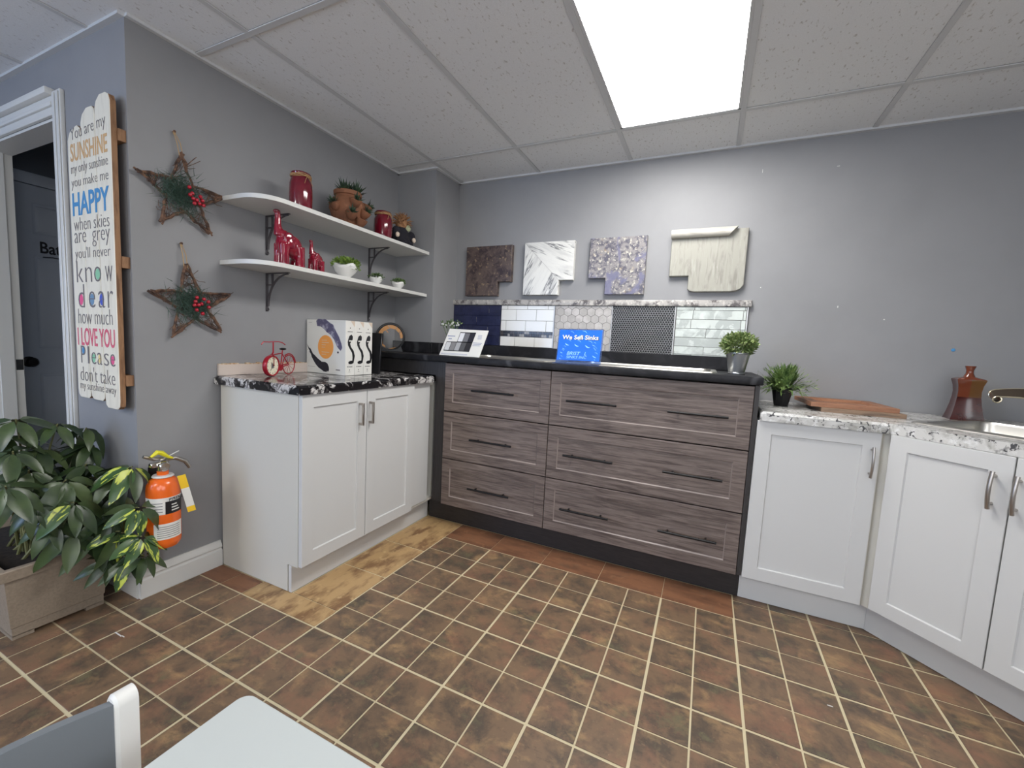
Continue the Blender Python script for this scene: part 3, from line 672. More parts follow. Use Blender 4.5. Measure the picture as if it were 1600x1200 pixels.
# terracotta strawberry planter
pc = Vector((-.60, -.205, ZU))
t = thing('strawberry_planter', pc, 'terracotta strawberry pot with side pockets of dark green succulents', 'planter')
b = B().lathe([(.055, 0), (.066, .01), (.082, .05), (.098, .10), (.096, .13), (.080, .155), (.066, .165), (.066, .172), (.074, .176), (.076, .196), (.068, .198), (.064, .185), (.001, .18)], pc, 28)
pk = [(-1.45, .105), (-.55, .060), (-.35, .130), (.35, .085), (.85, .128), (1.5, .10), (.05, .035), (2.6, .1)]
for a, z in pk:
    d = Vector((math.cos(a), math.sin(a), 0)); q = pc+d*.100+Vector((0, 0, z))
    b.lathe([(.006, -.034), (.020, -.026), (.030, -.004), (.033, .012), (.030, .014), (.024, .004), (.001, .0)], q, 12, Matrix.Rotation(.45, 4, d.cross(Vector((0, 0, 1)))*-1))
obj('pot', b, m_terra, t)
b = B()
for k, (dx, dy) in enumerate(((.0, .0), (.02, -.045), (.015, .045), (.05, .01), (-.03, 0.02))): rosette(b, pc+Vector((dx, dy, .186)), (dx*3, dy*6, 1), .068, 18, k, .008)
for k, (a, z) in enumerate(pk[:6]): d = Vector((math.cos(a), math.sin(a), 0)); rosette(b, pc+d*.108+Vector((0, 0, z+.004)), d+Vector((0, 0, .7)), .045, 12, 20+k, .006)
tag(obj('succulents', b, m_succ, t), kind='stuff')
# small doll
gc = Vector((-.60, .245, ZU))
t = thing('cloth_doll', gc, 'small dark cloth doll with straw-coloured hair at the far end of the upper shelf', 'doll')
b = B().ball(gc+Vector((0, 0, .045)), (.062, .066, .05), 16).ball(gc+Vector((.01, 0, .09)), (.045, .05, .045), 14)
for sg in (-1, 1): b.ball(gc+Vector((.03, sg*.075, .075)), (.03, .03, .042), 12).ball(gc+Vector((.05, sg*.03, .018)), (.035, .024, .02), 12)
obj('body', remesh(b, 'body', .006), m_doll, t)
bo = t.children[0]; bo.data.transform(Matrix.Translation(-gc))
b = B().ball(gc+Vector((.012, .0, .145)), (.042, .042, .040), 14); obj('head', b, m_straw, t)
b = B(); rr = random.Random(5)
for k in range(130):
    a = rr.random()*2*pi; el = rr.uniform(-.2, 1.5); d = Vector((math.cos(a)*math.cos(el), math.sin(a)*math.cos(el), math.sin(el))); p = gc+Vector((.012, 0, .15))
    b.tube([p+d*.036, p+d*(.052+.012*rr.random()), p+d*(.062+.02*rr.random())+Vector((rr.uniform(-.012, .012), rr.uniform(-.012, .012), -.008))], [.003, .0024, .0008], 4)
tag(obj('hair', b, m_straw, t), kind='stuff')
obj('face', B().ball(gc+Vector((.046, .022, .122)), (.016, .022, .022), 12), m_dollface, t)
b = B()
for sg in (-1, 1): b.ball(gc+Vector((.062, .022+sg*.008, .128)), .0032, 8)
obj('eyes', b, m_inkd, t)
for sg in (-1, 1): obj('hand', B().ball(gc+Vector((.058, sg*.082-.01, .055)), (.012, .016, .017), 10), m_beige, t)

# red elephants with raised trunks
def elephant_mesh(vox):
    b = B()
    b.ball((0, .010, .100), (.042, .050, .052), 20).ball((0, .030, .082), (.040, .034, .050), 18).ball((0, -.026, .102), (.038, .036, .052), 18)
    b.ball((0, -.030, .142), (.030, .032, .026), 16).ball((0, -.046, .150), (.022, .020, .026), 14)
    b.tube([(0, -.046, .140), (0, -.052, .165), (0, -.054, .19), (0, -.053, .215), (0, -.055, .236), (0, -.058, .246)], [.026, .019, .015, .0135, .013, .014], 12).ball((0, -.059, .246), (.016, .017, .010), 10)
    for sx in (-1, 1):
        b.ball((sx*.036, -.018, .124), (.008, .026, .032), 14).ball((sx*.040, -.012, .104), (.006, .018, .022), 12)
        b.tube([(sx*.020, -.034, .10), (sx*.023, -.036, .05), (sx*.024, -.036, .0)], [.027, .022, .0235], 12)
        b.tube([(sx*.020, .036, .095), (sx*.023, .042, .05), (sx*.024, .041, .0)], [.029, .022, .0235], 12)
    b.tube([(0, .056, .10), (0, .066, .08), (0, .064, .055)], [.006, .004, .004], 6)
    return remesh(b, 'elephant', vox, 3)
em = elephant_mesh(.0035); em.materials.append(m_red)
e1 = tag(obj('elephant_figurine', em, None), 'larger glossy red elephant figurine with trunk raised high, on lower shelf', 'figurine', 'red elephants on the lower shelf'); e1.location = (-.565, -.600, ZL); e1.rotation_euler = (0, 0, -.15)
e2 = e1.copy(); COL.objects.link(e2); e2.location = (-.555, -.452, ZL); e2.scale = (.60, .60, .60); e2.rotation_euler = (0, 0, .1)
e2['label'] = 'smaller glossy red elephant figurine with trunk raised, on lower shelf'

def leafball(b, c, R, n, L, wd, seed, flat=1, up=.3):
    rr = random.Random(seed)
    for k in range(n):
        d = Vector((rr.gauss(0, 1), rr.gauss(0, 1), rr.gauss(up, 1))).normalized(); rad = R*(.55+.5*rr.random())
        p = Vector(c)+Vector((d.x*rad, d.y*rad, d.z*rad*flat)); o_ = (d+Vector((rr.uniform(-.7, .7), rr.uniform(-.7, .7), rr.uniform(-.2, .8)))).normalized()
        s = o_.orthogonal().normalized(); s = (Matrix.Rotation(rr.random()*6, 3, o_) @ s)*wd; l = L*(.7+.6*rr.random())
        nn = o_.cross(s)*.25
        b.add([p, p+o_*l*.5+s+nn, p+o_*l, p+o_*l*.5-s+nn], [(0, 1, 2), (0, 2, 3)])
def bowl(y, R, H, label, seed, n, x=-.552):
    c = Vector((x, y, ZL)); t = thing('white_bowl_planter', c, label, 'planter', 'white scalloped bowls on the lower shelf')
    wob = lambda a, z: 1+(.07*abs(math.cos(3*a)) if z > H*.75 else 0)
    b = B().lathe([(R*.42, 0), (R*.46, H*.06), (R*.5, H*.10), (R*.86, H*.42), (R*1.0, H*.80), (R*.93, H), (R*.86, H*.98), (R*.8, H*.8), (.001, H*.7)], c, 24, None, wob)
    b.v = [(p[0], p[1], p[2]+(H*.12*math.cos(3*math.atan2(p[1]-c.y, p[0]-c.x)) if p[2]-c.z > H*.75 and math.hypot(p[0]-c.x, p[1]-c.y) > R*.7 else 0)) for p in b.v]
    obj('bowl', b, m_ceram, t); b = B(); leafball(b, c+Vector((0, R*.12, H*1.0)), R*1.12, n, R*.30, R*.10, seed, .5, .8)
    tag(obj('foliage', b, m_leafy if seed == 1 else m_leafy2, t), kind='stuff')
bowl(-.262, .062, .070, 'largest white scalloped bowl of bright greenery, beside the small elephant', 1, 420)
bowl(-.022, .037, .042, 'small white bowl of greenery, second of the three on the lower shelf', 2, 260)
bowl(.180, .039, .042, 'small white bowl of greenery nearest the far end of the lower shelf', 3, 260)

# ------------------------------------------------------------------ twig stars on the left wall
def star(tips, ctr, nail, label, seed, ncl):
    """tips: five (y, z) outer points in order; the star lies against the left wall"""
    rr = random.Random(seed); x = XL+.018; C0 = Vector((x, ctr[0], ctr[1]))
    t = thing('twig_star', C0, label, 'wreath', 'twig stars on the left wall')
    P = [Vector((x, a, c)) for a, c in tips]
    inner = []
    for i in range(5): m_ = (P[i]+P[(i+1) % 5])/2; inner.append(C0+(m_-C0)*.50)
    def branch(p, q, r):
        n = 7; pts = []
        for k in range(n):
            s = k/(n-1); pts.append(p*(1-s)+q*s+Vector((rr.uniform(-.003, .003)+.003, rr.uniform(-.005, .005), rr.uniform(-.005, .005))))
        return pts, [r*(1.1-.25*abs(k/(n-1)-.3))*rr.uniform(.85, 1.15) for k in range(n)]
    for i in range(5):
        for q in (inner[i], inner[i-1]):
            e = P[i]+(P[i]-C0).normalized()*.006; d = (q-e)*.12
            pts, rs = branch(e, q+d, .0052); obj('branch', B().tube(pts, rs, 7), m_twig, t)
            pts, rs = branch(e+Vector((.006, rr.uniform(-.008, .008), rr.uniform(-.008, .008))), q+d*.4, .0036); obj('branch', B().tube(pts, rs, 6), m_twig, t)
    b = B()
    for k in range(95):
        i = rr.randrange(5); s1, s2 = rr.random(), rr.random()
        p = P[i]*(1-s1)+inner[i]*s1; q = P[i]*(1-s2)+inner[i-1]*s2
        if k > 70: p = inner[i]; q = inner[(i+2) % 5]
        m_ = (p+q)/2+Vector((rr.uniform(.002, .012), rr.uniform(-.012, .012), rr.uniform(-.012, .012)))
        b.tube([p, m_, q+Vector((0, rr.uniform(-.01, .01), rr.uniform(-.01, .01)))], .0012, 4)
    for k in range(12):
        i = rr.randrange(5); p = P[i]*.6+inner[i]*.4; d = Vector((.01, rr.uniform(-.05, .05), rr.uniform(-.05, .05))); b.tube([p, p+d*.6, p+d+Vector((0, .01, .01))], .0012, 4)
    tag(obj('fine_twigs', b, m_twig, t), kind='stuff')
    b = B()
    for k in range(620):
        o_ = C0+Vector((.012, rr.gauss(-.012, .034), rr.gauss(.002, .032)))
        d = Vector((rr.uniform(.0, .9), rr.gauss(0, 1), rr.gauss(0, 1))).normalized()
        L = .038+.02*rr.random(); s = d.orthogonal().normalized()*.0014
        b.add([o_-s, o_+s, o_+d*L], [(0, 1, 2)])
    tag(obj('pine_sprigs', b, m_needle, t), kind='stuff')
    for dy, dz in ncl: obj('berry', B().ball(C0+Vector((.036, dy, dz)), .0080, 10), m_berry, t)
    nl = Vector((XL, nail[0], nail[1])); top = max(P, key=lambda p: p.z)
    b = B().tube([nl+Vector((.008, -.002, 0)), (nl+top)/2+Vector((.014, -.006, 0)), top+Vector((.006, -.006, -.006))], .0018, 5).tube([nl+Vector((.008, .002, 0)), (nl+top)/2+Vector((.014, .007, 0)), top+Vector((.006, .008, -.010))], .0018, 5).ball(nl+Vector((.012, 0, -.008)), .005, 8)
    obj('hanging_cord', b, m_cord, t)
    obj('nail', B().tube([nl, nl+Vector((.014, 0, 0))], .0025, 6).ball(nl+Vector((.014, 0, 0)), (.003, .006, .006), 8), m_twig, t)
star([(-.960, 1.880), (-.800, 1.757), (-.854, 1.588), (-1.036, 1.588), (-1.112, 1.762)], (-.958, 1.715), (-.977, 1.967), 'upper twig star with pine sprigs and red berries, tilted, hanging by a cord', 11,
     [(.012, .034), (.022, .012), (.026, -.008), (.040, -.010), (.050, -.022), (.030, -.026), (.062, -.006), (.066, -.024), (.014, .004), (.054, .008)])
star([(-.952, 1.424), (-.776, 1.317), (-.813, 1.149), (-.999, 1.126), (-1.078, 1.296)], (-.925, 1.262), (-.960, 1.516), 'lower twig star with pine sprigs and red berries, hanging upright below the other', 12,
     [(.000, .028), (.028, .024), (-.006, .010), (.018, .002), (.006, -.004), (-.010, -.006), (-.002, -.026), (.022, -.040), (.048, -.010), (.046, .014)])

# ------------------------------------------------------------------ painted board sign beside the doorway
sg = thing('plank_sign', (-.97, -1.16, 1.4), 'tall whitewashed three-plank sign with painted song words beside the doorway', 'sign')
SYF = -1.176
PX = [(-1.145, -1.034), (-1.030, -.917), (-.913, -.797)]
def plank_poly(x0, x1, z0, z1, k):
    P = [(x0+.02, z0), (x1-.02, z0), (x1-.004, z0+.012), (x1, z0+.035), (x1, z1-.035)]
    if k == 0: P += [(x1-.006, z1-.015), (x1-.03, z1), (x0+.06, z1-.004), (x0+.02, z1-.02), (x0, z1-.05)]
    elif k == 1: P += [(x1-.004, z1-.012), (x1-.022, z1), (x0+.05, z1), (x0+.015, z1-.02), (x0, z1-.05)]
    else: P += [(x1-.012, z1-.01), (x1-.035, z1), (x0+.04, z1), (x0+.012, z1-.02), (x0, z1-.045)]
    return P+[(x0, z0+.035), (x0+.004, z0+.012)]
for k, (x0, x1) in enumerate(PX):
    poly = plank_poly(x0, x1, (.835, .835, .812)[k], (1.948, 2.0, 2.03)[k], k)
    o = obj('plank', B().prism(poly, frame((0, SYF+.020, 0), (1, 0, 0), (0, 0, 1)), .020, .002), m_sign, sg)
    o.data.materials.append(m_rawwood)
    for pl in o.data.polygons:
        if abs(pl.normal.y) < .5 or pl.normal.y > .5: pl.material_index = 1
for z in (.93, 1.40, 1.88): obj('batten', B().box(-1.12, -.79, -1.155, -1.131, z-.022, z+.022), m_rawwood, sg)
def line(s, z, h, w_, mt, bold=0, dx=0, shear=0, tilt=0, name='lettering', lab=None):
    M = frame((-.972+dx, SYF-.0004, z), (1, 0, tilt), (0, 0, 1)); return text(s, name, mt, sg, M, .1, width=w_, height=h, bold=bold, shear=shear, extr=.0008, lab=lab)
line('You are my', 1.917, .060, .285, m_ink, -.016, tilt=.06)
line('SUNSHINE', 1.845, .070, .300, m_gold, .012, lab='ochre lettering')
line('my only sunshine', 1.776, .050, .300, m_ink, -.016)
line('you make me', 1.722, .050, .300, m_ink, -.016)
line('HAPPY', 1.640, .092, .300, m_blue, .02, lab='blue lettering')
line('when skies', 1.560, .052, .290, m_ink, -.016)
line('are  grey', 1.494, .062, .290, m_ink, -.016)
line("you'll never", 1.436, .058, .290, m_ink, -.016)
def spread(word, z, h, xs, fills, wd=.05, mt=m_ink, dots=None):
    for ch, x, f in zip(word, xs, fills):
        hh = h*(1.45 if ch in 'dklhPp' else 1); dz = (hh-h)/2*(-1 if ch == 'p' else 1)
        M = frame((x, SYF-.0004, z+dz), (1, 0, 0), (0, 0, 1)); text(ch, 'lettering', mt, sg, M, .1, width=wd*(.3 if ch == 'l' else .8 if ch == 'r' else 1), height=hh, bold=-.016, extr=.0009)
        if f:
            q = [(wd*.34*math.cos(a), h*.36*math.sin(a)) for a in [i*pi/7 for i in range(14)]]
            cz = z+(hh-h*.9 if ch == 'P' else 0)
            obj('letter_fill', B().prism(q, frame((x-(.004 if ch == 'd' else -.003 if ch == 'P' else 0), SYF-.0002, cz), (1, 0, 0), (0, 0, 1)), .0005), f, sg)
spread('know', 1.353, .060, (-1.085, -1.01, -.935, -.845), (None, None, m_mint, None), .055)
spread('dear', 1.252, .066, (-1.08, -.99, -.91, -.84), (m_hot, m_slate, m_roy, None), .052)
line('how much', 1.182, .062, .285, m_ink, -.016)
line('I LOVE YOU', 1.097, .075, .310, m_pink, .012, lab='pink lettering')
spread('Please', 1.010, .050, (-1.085, -1.04, -.995, -.945, -.89, -.84), (m_blue, None, m_mint, m_yel, None, m_hot), .038)
line("don't take", .940, .062, .290, m_ink, -.016)
line('my sunshine away', .884, .044, .300, m_ink, -.016)

# ------------------------------------------------------------------ fire extinguisher on the wall corner
ex = thing('fire_extinguisher', (-.70, -1.082, .22), 'orange fire extinguisher with yellow tag hung low on the left wall', 'fire extinguisher')
c = Vector((-.70, -1.082, 0)); R = .058
lean = Matrix.Rotation(0, 4, 'X')
obj('cylinder', B().lathe([(.030, .232), (.048, .236), (.057, .252), (R, .262), (R, .478), (.055, .502), (.044, .522), (.026, .534), (.020, .540), (.020, .556), (.001, .556)], c, 28), m_orange, ex)
obj('collar', B().lathe([(.034, .531), (.038, .534), (.034, .540), (.021, .541)], c, 20), m_white, ex)
obj('valve', B().lathe([(.017, .556), (.019, .562), (.019, .590), (.012, .598), (.001, .60)], c, 14).box(c.x-.012, c.x+.012, c.y-.045, c.y+.018, .578, .596, .003), m_chrome, ex)
obj('gauge', B().lathe([(.018, 0), (.019, .003), (.019, .010), (.016, .013), (.001, .012)], c+Vector((.016, -.004, .578)), 16, Matrix.Rotation(pi/2, 4, 'Y')), m_chrome, ex)
obj('lever', B().tube([c+Vector((0, .012, .600)), c+Vector((.004, .045, .602)), c+Vector((.006, .080, .580)), c+Vector((.006, .098, .548))], [.006, .008, .0085, .007], 8), m_nick, ex)
obj('carrying_handle', B().tube([c+Vector((0, .010, .606)), c+Vector((0, -.030, .612)), c+Vector((0, -.066, .630))], [.006, .008, .006], 8), m_nick, ex)
obj('pull_pin_strap', B().tube([c+Vector((.012, -.045, .625)), c+Vector((.016, -.025, .642)), c+Vector((.016, -.010, .636)), c+Vector((.018, .012, .616)), c+Vector((.014, .030, .606))], [.005, .010, .010, .006, .004], 8), m_yelstrap, ex)
obj('safety_pin', B().tube([c+Vector((.01, .0, .610)), c+Vector((.012, .055, .632))], .0022, 6), m_white, ex)
def wrap(z0, z1, a0, a1, mt, name='label', rad=R+.0006, lab=None):
    n = 12; vs = []
    for z in (z0, z1):
        for k in range(n+1): a = a0+(a1-a0)*k/n; vs.append((c.x+rad*math.cos(a), c.y+rad*math.sin(a), z))
    o = obj(name, B().add(vs, [(k, k+1, n+2+k, n+1+k) for k in range(n)]), mt, ex)
    if lab: o['label'] = lab
    return o
wrap(.385, .455, -1.75, .95, m_paper); wrap(.385, .438, -.35, .93, m_cardk, 'label_band', R+.001, 'black band of the label'); wrap(.278, .345, -1.05, .8, m_paper)
def cyl_text(s, a, z, wd, h, mt):
    d = Vector((math.cos(a), math.sin(a), 0)); text(s, 'lettering', mt, ex, frame(c+d*(R+.0012)+Vector((0, 0, z)), (-math.sin(a), math.cos(a), 0), (0, 0, 1)), .1, width=wd, height=h, bold=.02, extr=.0004)
cyl_text('PYRENE', .30, .4465, .060, .012, m_inkd)
for k in range(3): wrap(.396+.012*k, .401+.012*k, .0, .55-.1*k, m_paper, 'print_line', R+.0016)
for k in range(6): wrap(.286+.009*k, .2885+.009*k, -.85, .55, m_sw[1], 'print_line', R+.001)
for k in range(4): wrap(.396+.012*k, .399+.012*k, -1.45, -.5, m_sw[1], 'print_line', R+.001)
tg = B(); A_ = c+Vector((.055, .040, .535)); e1_ = Vector((.08, .17, -.98)).normalized(); e2_ = Vector((.45, .85, .2)); MT = frame(A_, e2_, -e1_)
obj('inspection_tag', B().box(-.014, .014, -.165, 0, -.0006, .0006, 0, MT), m_paper, ex)
for q in ((-.058, .001), (-.166, -.142)): obj('tag_stripe', B().box(-.0142, .0142, q[0], q[1], -.0009, .0009, 0, MT), m_yeltag, ex)
obj('wall_bracket', B().box(XL+.001, XL+.006, c.y-.016, c.y+.016, .30, .56).box(XL+.006, c.x-R*.6, c.y-.012, c.y+.012, .40, .412), m_black, ex)

# ------------------------------------------------------------------ planter with an umbrella plant
pl = thing('potted_umbrella_plant', (-1.15, -1.36, 0), 'bushy umbrella plant in a taupe rectangular planter by the doorway', 'plant')
px0, px1, py0, py1 = -1.42, -.856, -1.482, -1.228
b = B()
def rect(i, z, e=0): return [(px0-e+i, py0-e+i, z), (px1+e-i, py0-e+i, z), (px1+e-i, py1+e-i, z), (px0-e+i, py1+e-i, z)]
rings = [rect(.012, .012), rect(0, .014), rect(0, .045), rect(-.003, .048), rect(-.014, .232), rect(-.028, .236), rect(-.030, .272), rect(-.027, .276), rect(-.010, .276), rect(-.006, .262), rect(0, .235)]
vs = [p for r in rings for p in r]; n = len(rings)
b.add(vs, [(3, 2, 1, 0), tuple(4*(n-1)+i for i in range(4))]+[(4*k+i, 4*k+(i+1) % 4, 4*k+4+(i+1) % 4, 4*k+4+i) for k in range(n-1) for i in range(4)])
for x in (px0+.06, px1-.075): b.box(x-.06, x+.075, py0, py0+.055, .001, .016); b.box(x-.06, x+.075, py1-.055, py1, .001, .016)
obj('planter', b, m_pot, pl)
obj('soil', B().box(px0+.012, px1-.012, py0+.012, py1-.012, .2355, .246, .004), m_soil, pl)
WH = [(-1.0, -1.403, 0.783), (-0.98, -1.299, 0.753), (-1.0, -1.207, 0.72), (-0.98, -1.205, 0.651), (-0.92, -1.241, 0.586), (-0.8, -1.192, 0.568), (-0.82, -1.335, 0.564), (-0.76, -1.337, 0.49), (-0.9, -1.442, 0.684), (-0.66, -1.184, 0.44), (-0.78, -1.271, 0.34), (-0.72, -1.222, 0.343), (-0.74, -1.248, 0.232), (-0.7, -1.204, 0.225), (-0.66, -1.177, 0.318), (-0.8, -1.385, 0.425), (-0.85, -1.438, 0.551), (-0.85, -1.472, 0.446), (-0.74, -1.166, 0.588), (-1.0, -1.349, 0.662), (-0.8, -1.242, 0.398), (-0.8, -1.49, 0.588), (-0.78, -1.334, 0.373), (-0.66, -1.173, 0.24), (-0.9, -1.36, 0.493), (-0.9, -1.222, 0.464), (-0.8, -1.175, 0.467), (-0.9, -1.406, 0.605), (-1.02, -1.213, 0.645), (-0.85, -1.405, 0.36), (-0.76, -1.218, 0.411), (-1.05, -1.416, 0.717), (-0.8, -1.423, 0.498), (-0.95, -1.212, 0.519), (-1.1, -1.35, .60), (-1.15, -1.40, .50), (-1.12, -1.28, .55), (-1.0, -1.33, .45)]
def leaf_mesh(L, W_, curl, mt):
    b = B(); n = 6; vs = []
    for i in range(n+1):
        s = i/n; wd = W_*math.sin(pi*min(1, s**.8*1.0))**.8*(1 if s < 1 else 0)+.0008; z = -curl*L*s*s
        vs += [(L*s, -wd, z+wd*.28), (L*s, 0, z), (L*s, wd, z+wd*.28)]
    b.add(vs, [f for i in range(n) for f in ((3*i, 3*i+3, 3*i+4, 3*i+1), (3*i+1, 3*i+4, 3*i+5, 3*i+2))])
    me = b.mesh('leaf', ang=80); me.materials.append(mt); return me
LM = [leaf_mesh(.125, .021, c_, m_leaf) for c_ in (.15, .35, .6)]; LV = [leaf_mesh(.12, .025, c_, m_leafvar) for c_ in (.15, .4)]
rr = random.Random(21); plb = base(pl); nl_ = 0; stems = []
EXC = Vector((-.70, -1.082, 0))
for wi, wpt in enumerate(WH):
    if wi in (17, 29): continue
    W0 = Vector(wpt); org = Vector((-1.08+rr.uniform(-.12, .16), -1.355+rr.uniform(-.06, .06), .24))
    out = (W0-org); out.z = max(out.z, 0)*.5; out = out.normalized()
    nrm = (Vector((.30, -.10, .9))+out*.45+Vector((rr.uniform(-.25, .25), rr.uniform(-.25, .25), 0))).normalized()
    u_ = nrm.orthogonal().normalized(); v_ = nrm.cross(u_); a0 = rr.random()*6; nlf = 7 if wi < 24 else 8
    mid = org*.45+W0*.55+Vector((0, 0, .05+.05*rr.random()))
    st_ = obj('stem', B().tube([org*(1-s)**2+mid*2*s*(1-s)+W0*s*s for s in [k/7 for k in range(8)]], [.006-.0035*k/7 for k in range(8)], 6), m_stem, pl)
    sc = rr.uniform(.8, 1.12)*(.9 if W0.z < .3 else 1)
    for k in range(nlf):
        if nl_ >= 296: break
        a = a0+2*pi*k/nlf+rr.uniform(-.2, .2); d = (u_*math.cos(a)+v_*math.sin(a))
        d = (d+Vector((0, 0, -.35-.35*rr.random()))).normalized()
        if W0.y+d.y*.12*sc > -1.145 and W0.x+d.x*.12*sc < -.76: d.y = -abs(d.y)*.3; d.normalize()
        tipp = W0+d*.13*sc
        if tipp.x < XL+.03 and tipp.y > -1.14: continue
        y_ = nrm.cross(d).normalized(); z_ = d.cross(y_)
        M = Matrix(((d.x, y_.x, z_.x, 0), (d.y, y_.y, z_.y, 0), (d.z, y_.z, z_.z, 0), (0, 0, 0, 1)))
        var = wi in (7, 9, 14, 13, 18, 11) and rr.random() < .55
        o = D.objects.new('leaf', (rr.choice(LV) if var else rr.choice(LM))); COL.objects.link(o); o.parent = pl
        o.matrix_local = Matrix.Translation(W0+d*.012-plb) @ M @ Matrix.Scale(sc*rr.uniform(.85, 1.1), 4); nl_ += 1

# ------------------------------------------------------------------ things on the dark granite counter
ZG = .9385
# bicycle clock
AF, AR = Vector((-.627, -.649, ZG)), Vector((-.672, -.520, ZG)); RW = .052
bk = thing('bicycle_clock', (AF+AR)/2, 'small red metal bicycle with a clock face as its front wheel', 'clock')
fd = Vector((.30, -1, 0)).normalized()      # heading of the front wheel, turned a little
rd = (AF-AR).normalized()
def wheel_m(ctr, hd): return frame(ctr, hd, (0, 0, 1))      # x heading, y up, z sideways
MF = wheel_m(AF+Vector((0, 0, RW)), rd); MR = wheel_m(AR+Vector((0, 0, RW)), rd)
if (MF @ Vector((0, 0, 1))-MF.translation).x < 0: MF = frame(AF+Vector((0, 0, RW)), -rd, (0, 0, 1))
b = B().lathe([(RW*.86, -.010), (RW*.97, -.011), (RW, -.008), (RW, .008), (RW*.97, .011), (RW*.86, .010), (RW*.85, .006), (RW*.85, -.006), (RW*.86, -.010)], (0, 0, 0), 30); b.v = [tuple(MF @ Vector(p)) for p in b.v]
obj('front_wheel', b, m_bike, bk)
b = B().lathe([(.001, -.006), (RW*.86, -.006), (RW*.86, .006), (.001, .0065)], (0, 0, 0), 30); b.v = [tuple(MF @ Vector(p)) for p in b.v]
obj('clock_face', b, m_face, bk)
b = B()
for k in range(12): a = k*pi/6; b.box(-.0012, .0012, RW*.66, RW*.78, .0066, .0074, 0, MF @ Matrix.Rotation(a, 4, 'Z'))
for k in range(8): a = k*pi/4; b.tube([MF @ Vector((RW*.08*math.cos(a), RW*.08*math.sin(a), .007)), MF @ Vector((RW*.26*math.cos(a), RW*.26*math.sin(a), .007))], .0022, 5)
obj('clock_marks', b, m_ink, bk)
obj('clock_hands', B().box(-.001, .001, -.004, RW*.55, .0078, .0086, 0, MF @ Matrix.Rotation(2.5, 4, 'Z')).box(-.0012, .0012, -.004, RW*.4, .0078, .0086, 0, MF @ Matrix.Rotation(.6, 4, 'Z')), m_inkd, bk)
b = B(); b.tube([MR @ Vector((RW*.95*math.cos(a), RW*.95*math.sin(a), 0)) for a in [k*2*pi/28 for k in range(28)]], .0026, 7, closed=True); obj('rear_wheel', b, m_bike, bk)
for k in range(10): a = k*pi/5; obj('spoke', B().tube([MR @ Vector((.006*math.cos(a), .006*math.sin(a), 0)), MR @ Vector((RW*.93*math.cos(a), RW*.93*math.sin(a), 0))], .0011, 4), m_bike, bk)
up = Vector((0, 0, 1)); HF = AF+up*RW; HR = AR+up*RW
head = AF-rd*.014+up*.118; headlow = AF-rd*.008+up*(RW*2+.006); seatp = AR+rd*.052+up*.128; bb = AR+rd*.066+up*.040
b = B().tube([headlow, head], .0042, 7).tube([headlow+rd*.001, bb], .003, 6).tube([head-up*.012, seatp-up*.014], .003, 6).tube([seatp, bb], .0032, 6).tube([bb, HR], .0028, 6).tube([seatp-up*.02, HR], .0026, 6)
sd = Vector((rd.y, -rd.x, 0))
fsd = (MF @ Vector((0, 0, 1))-MF.translation)
for s in (-1, 1): b.tube([headlow, AF+up*RW*1.95+fsd*.014*s, HF+fsd*.0135*s], .0022, 6)
obj('frame', b, m_bike, bk)
obj('chain_guard', B().lathe([(.001, -.002), (.017, -.002), (.017, .002), (.001, .002)], bb, 16, MR.to_3x3().to_4x4()).tube([bb+sd*.004+up*.010, HR+sd*.004+up*.006], .003, 5), m_bike, bk)
hb = head+up*.050
b = B().tube([head, hb], .0036, 7)
hs = Vector((.94, .34, 0)).normalized()
b.tube([hb-hs*.050-rd*.018*-1-up*.014, hb-hs*.046+rd*.006, hb-hs*.02, hb+up*.003, hb+hs*.03+up*.004, hb+hs*.044-rd*.006, hb+hs*.048-rd*.022-up*.010], .0026, 7)
obj('handlebar', b, m_bike, bk)
obj('fender', B().tube([MR @ Vector((RW*1.10*math.cos(a), RW*1.10*math.sin(a), 0)) for a in [1.0+k*.2 for k in range(11)]], .0034, 5), m_bike, bk)
obj('saddle', B().ball(seatp+up*.006-rd*.004, (.012, .024, .006), 12, Matrix.Rotation(math.atan2(rd.y, rd.x)-pi/2, 4, 'Z')), m_black, bk)

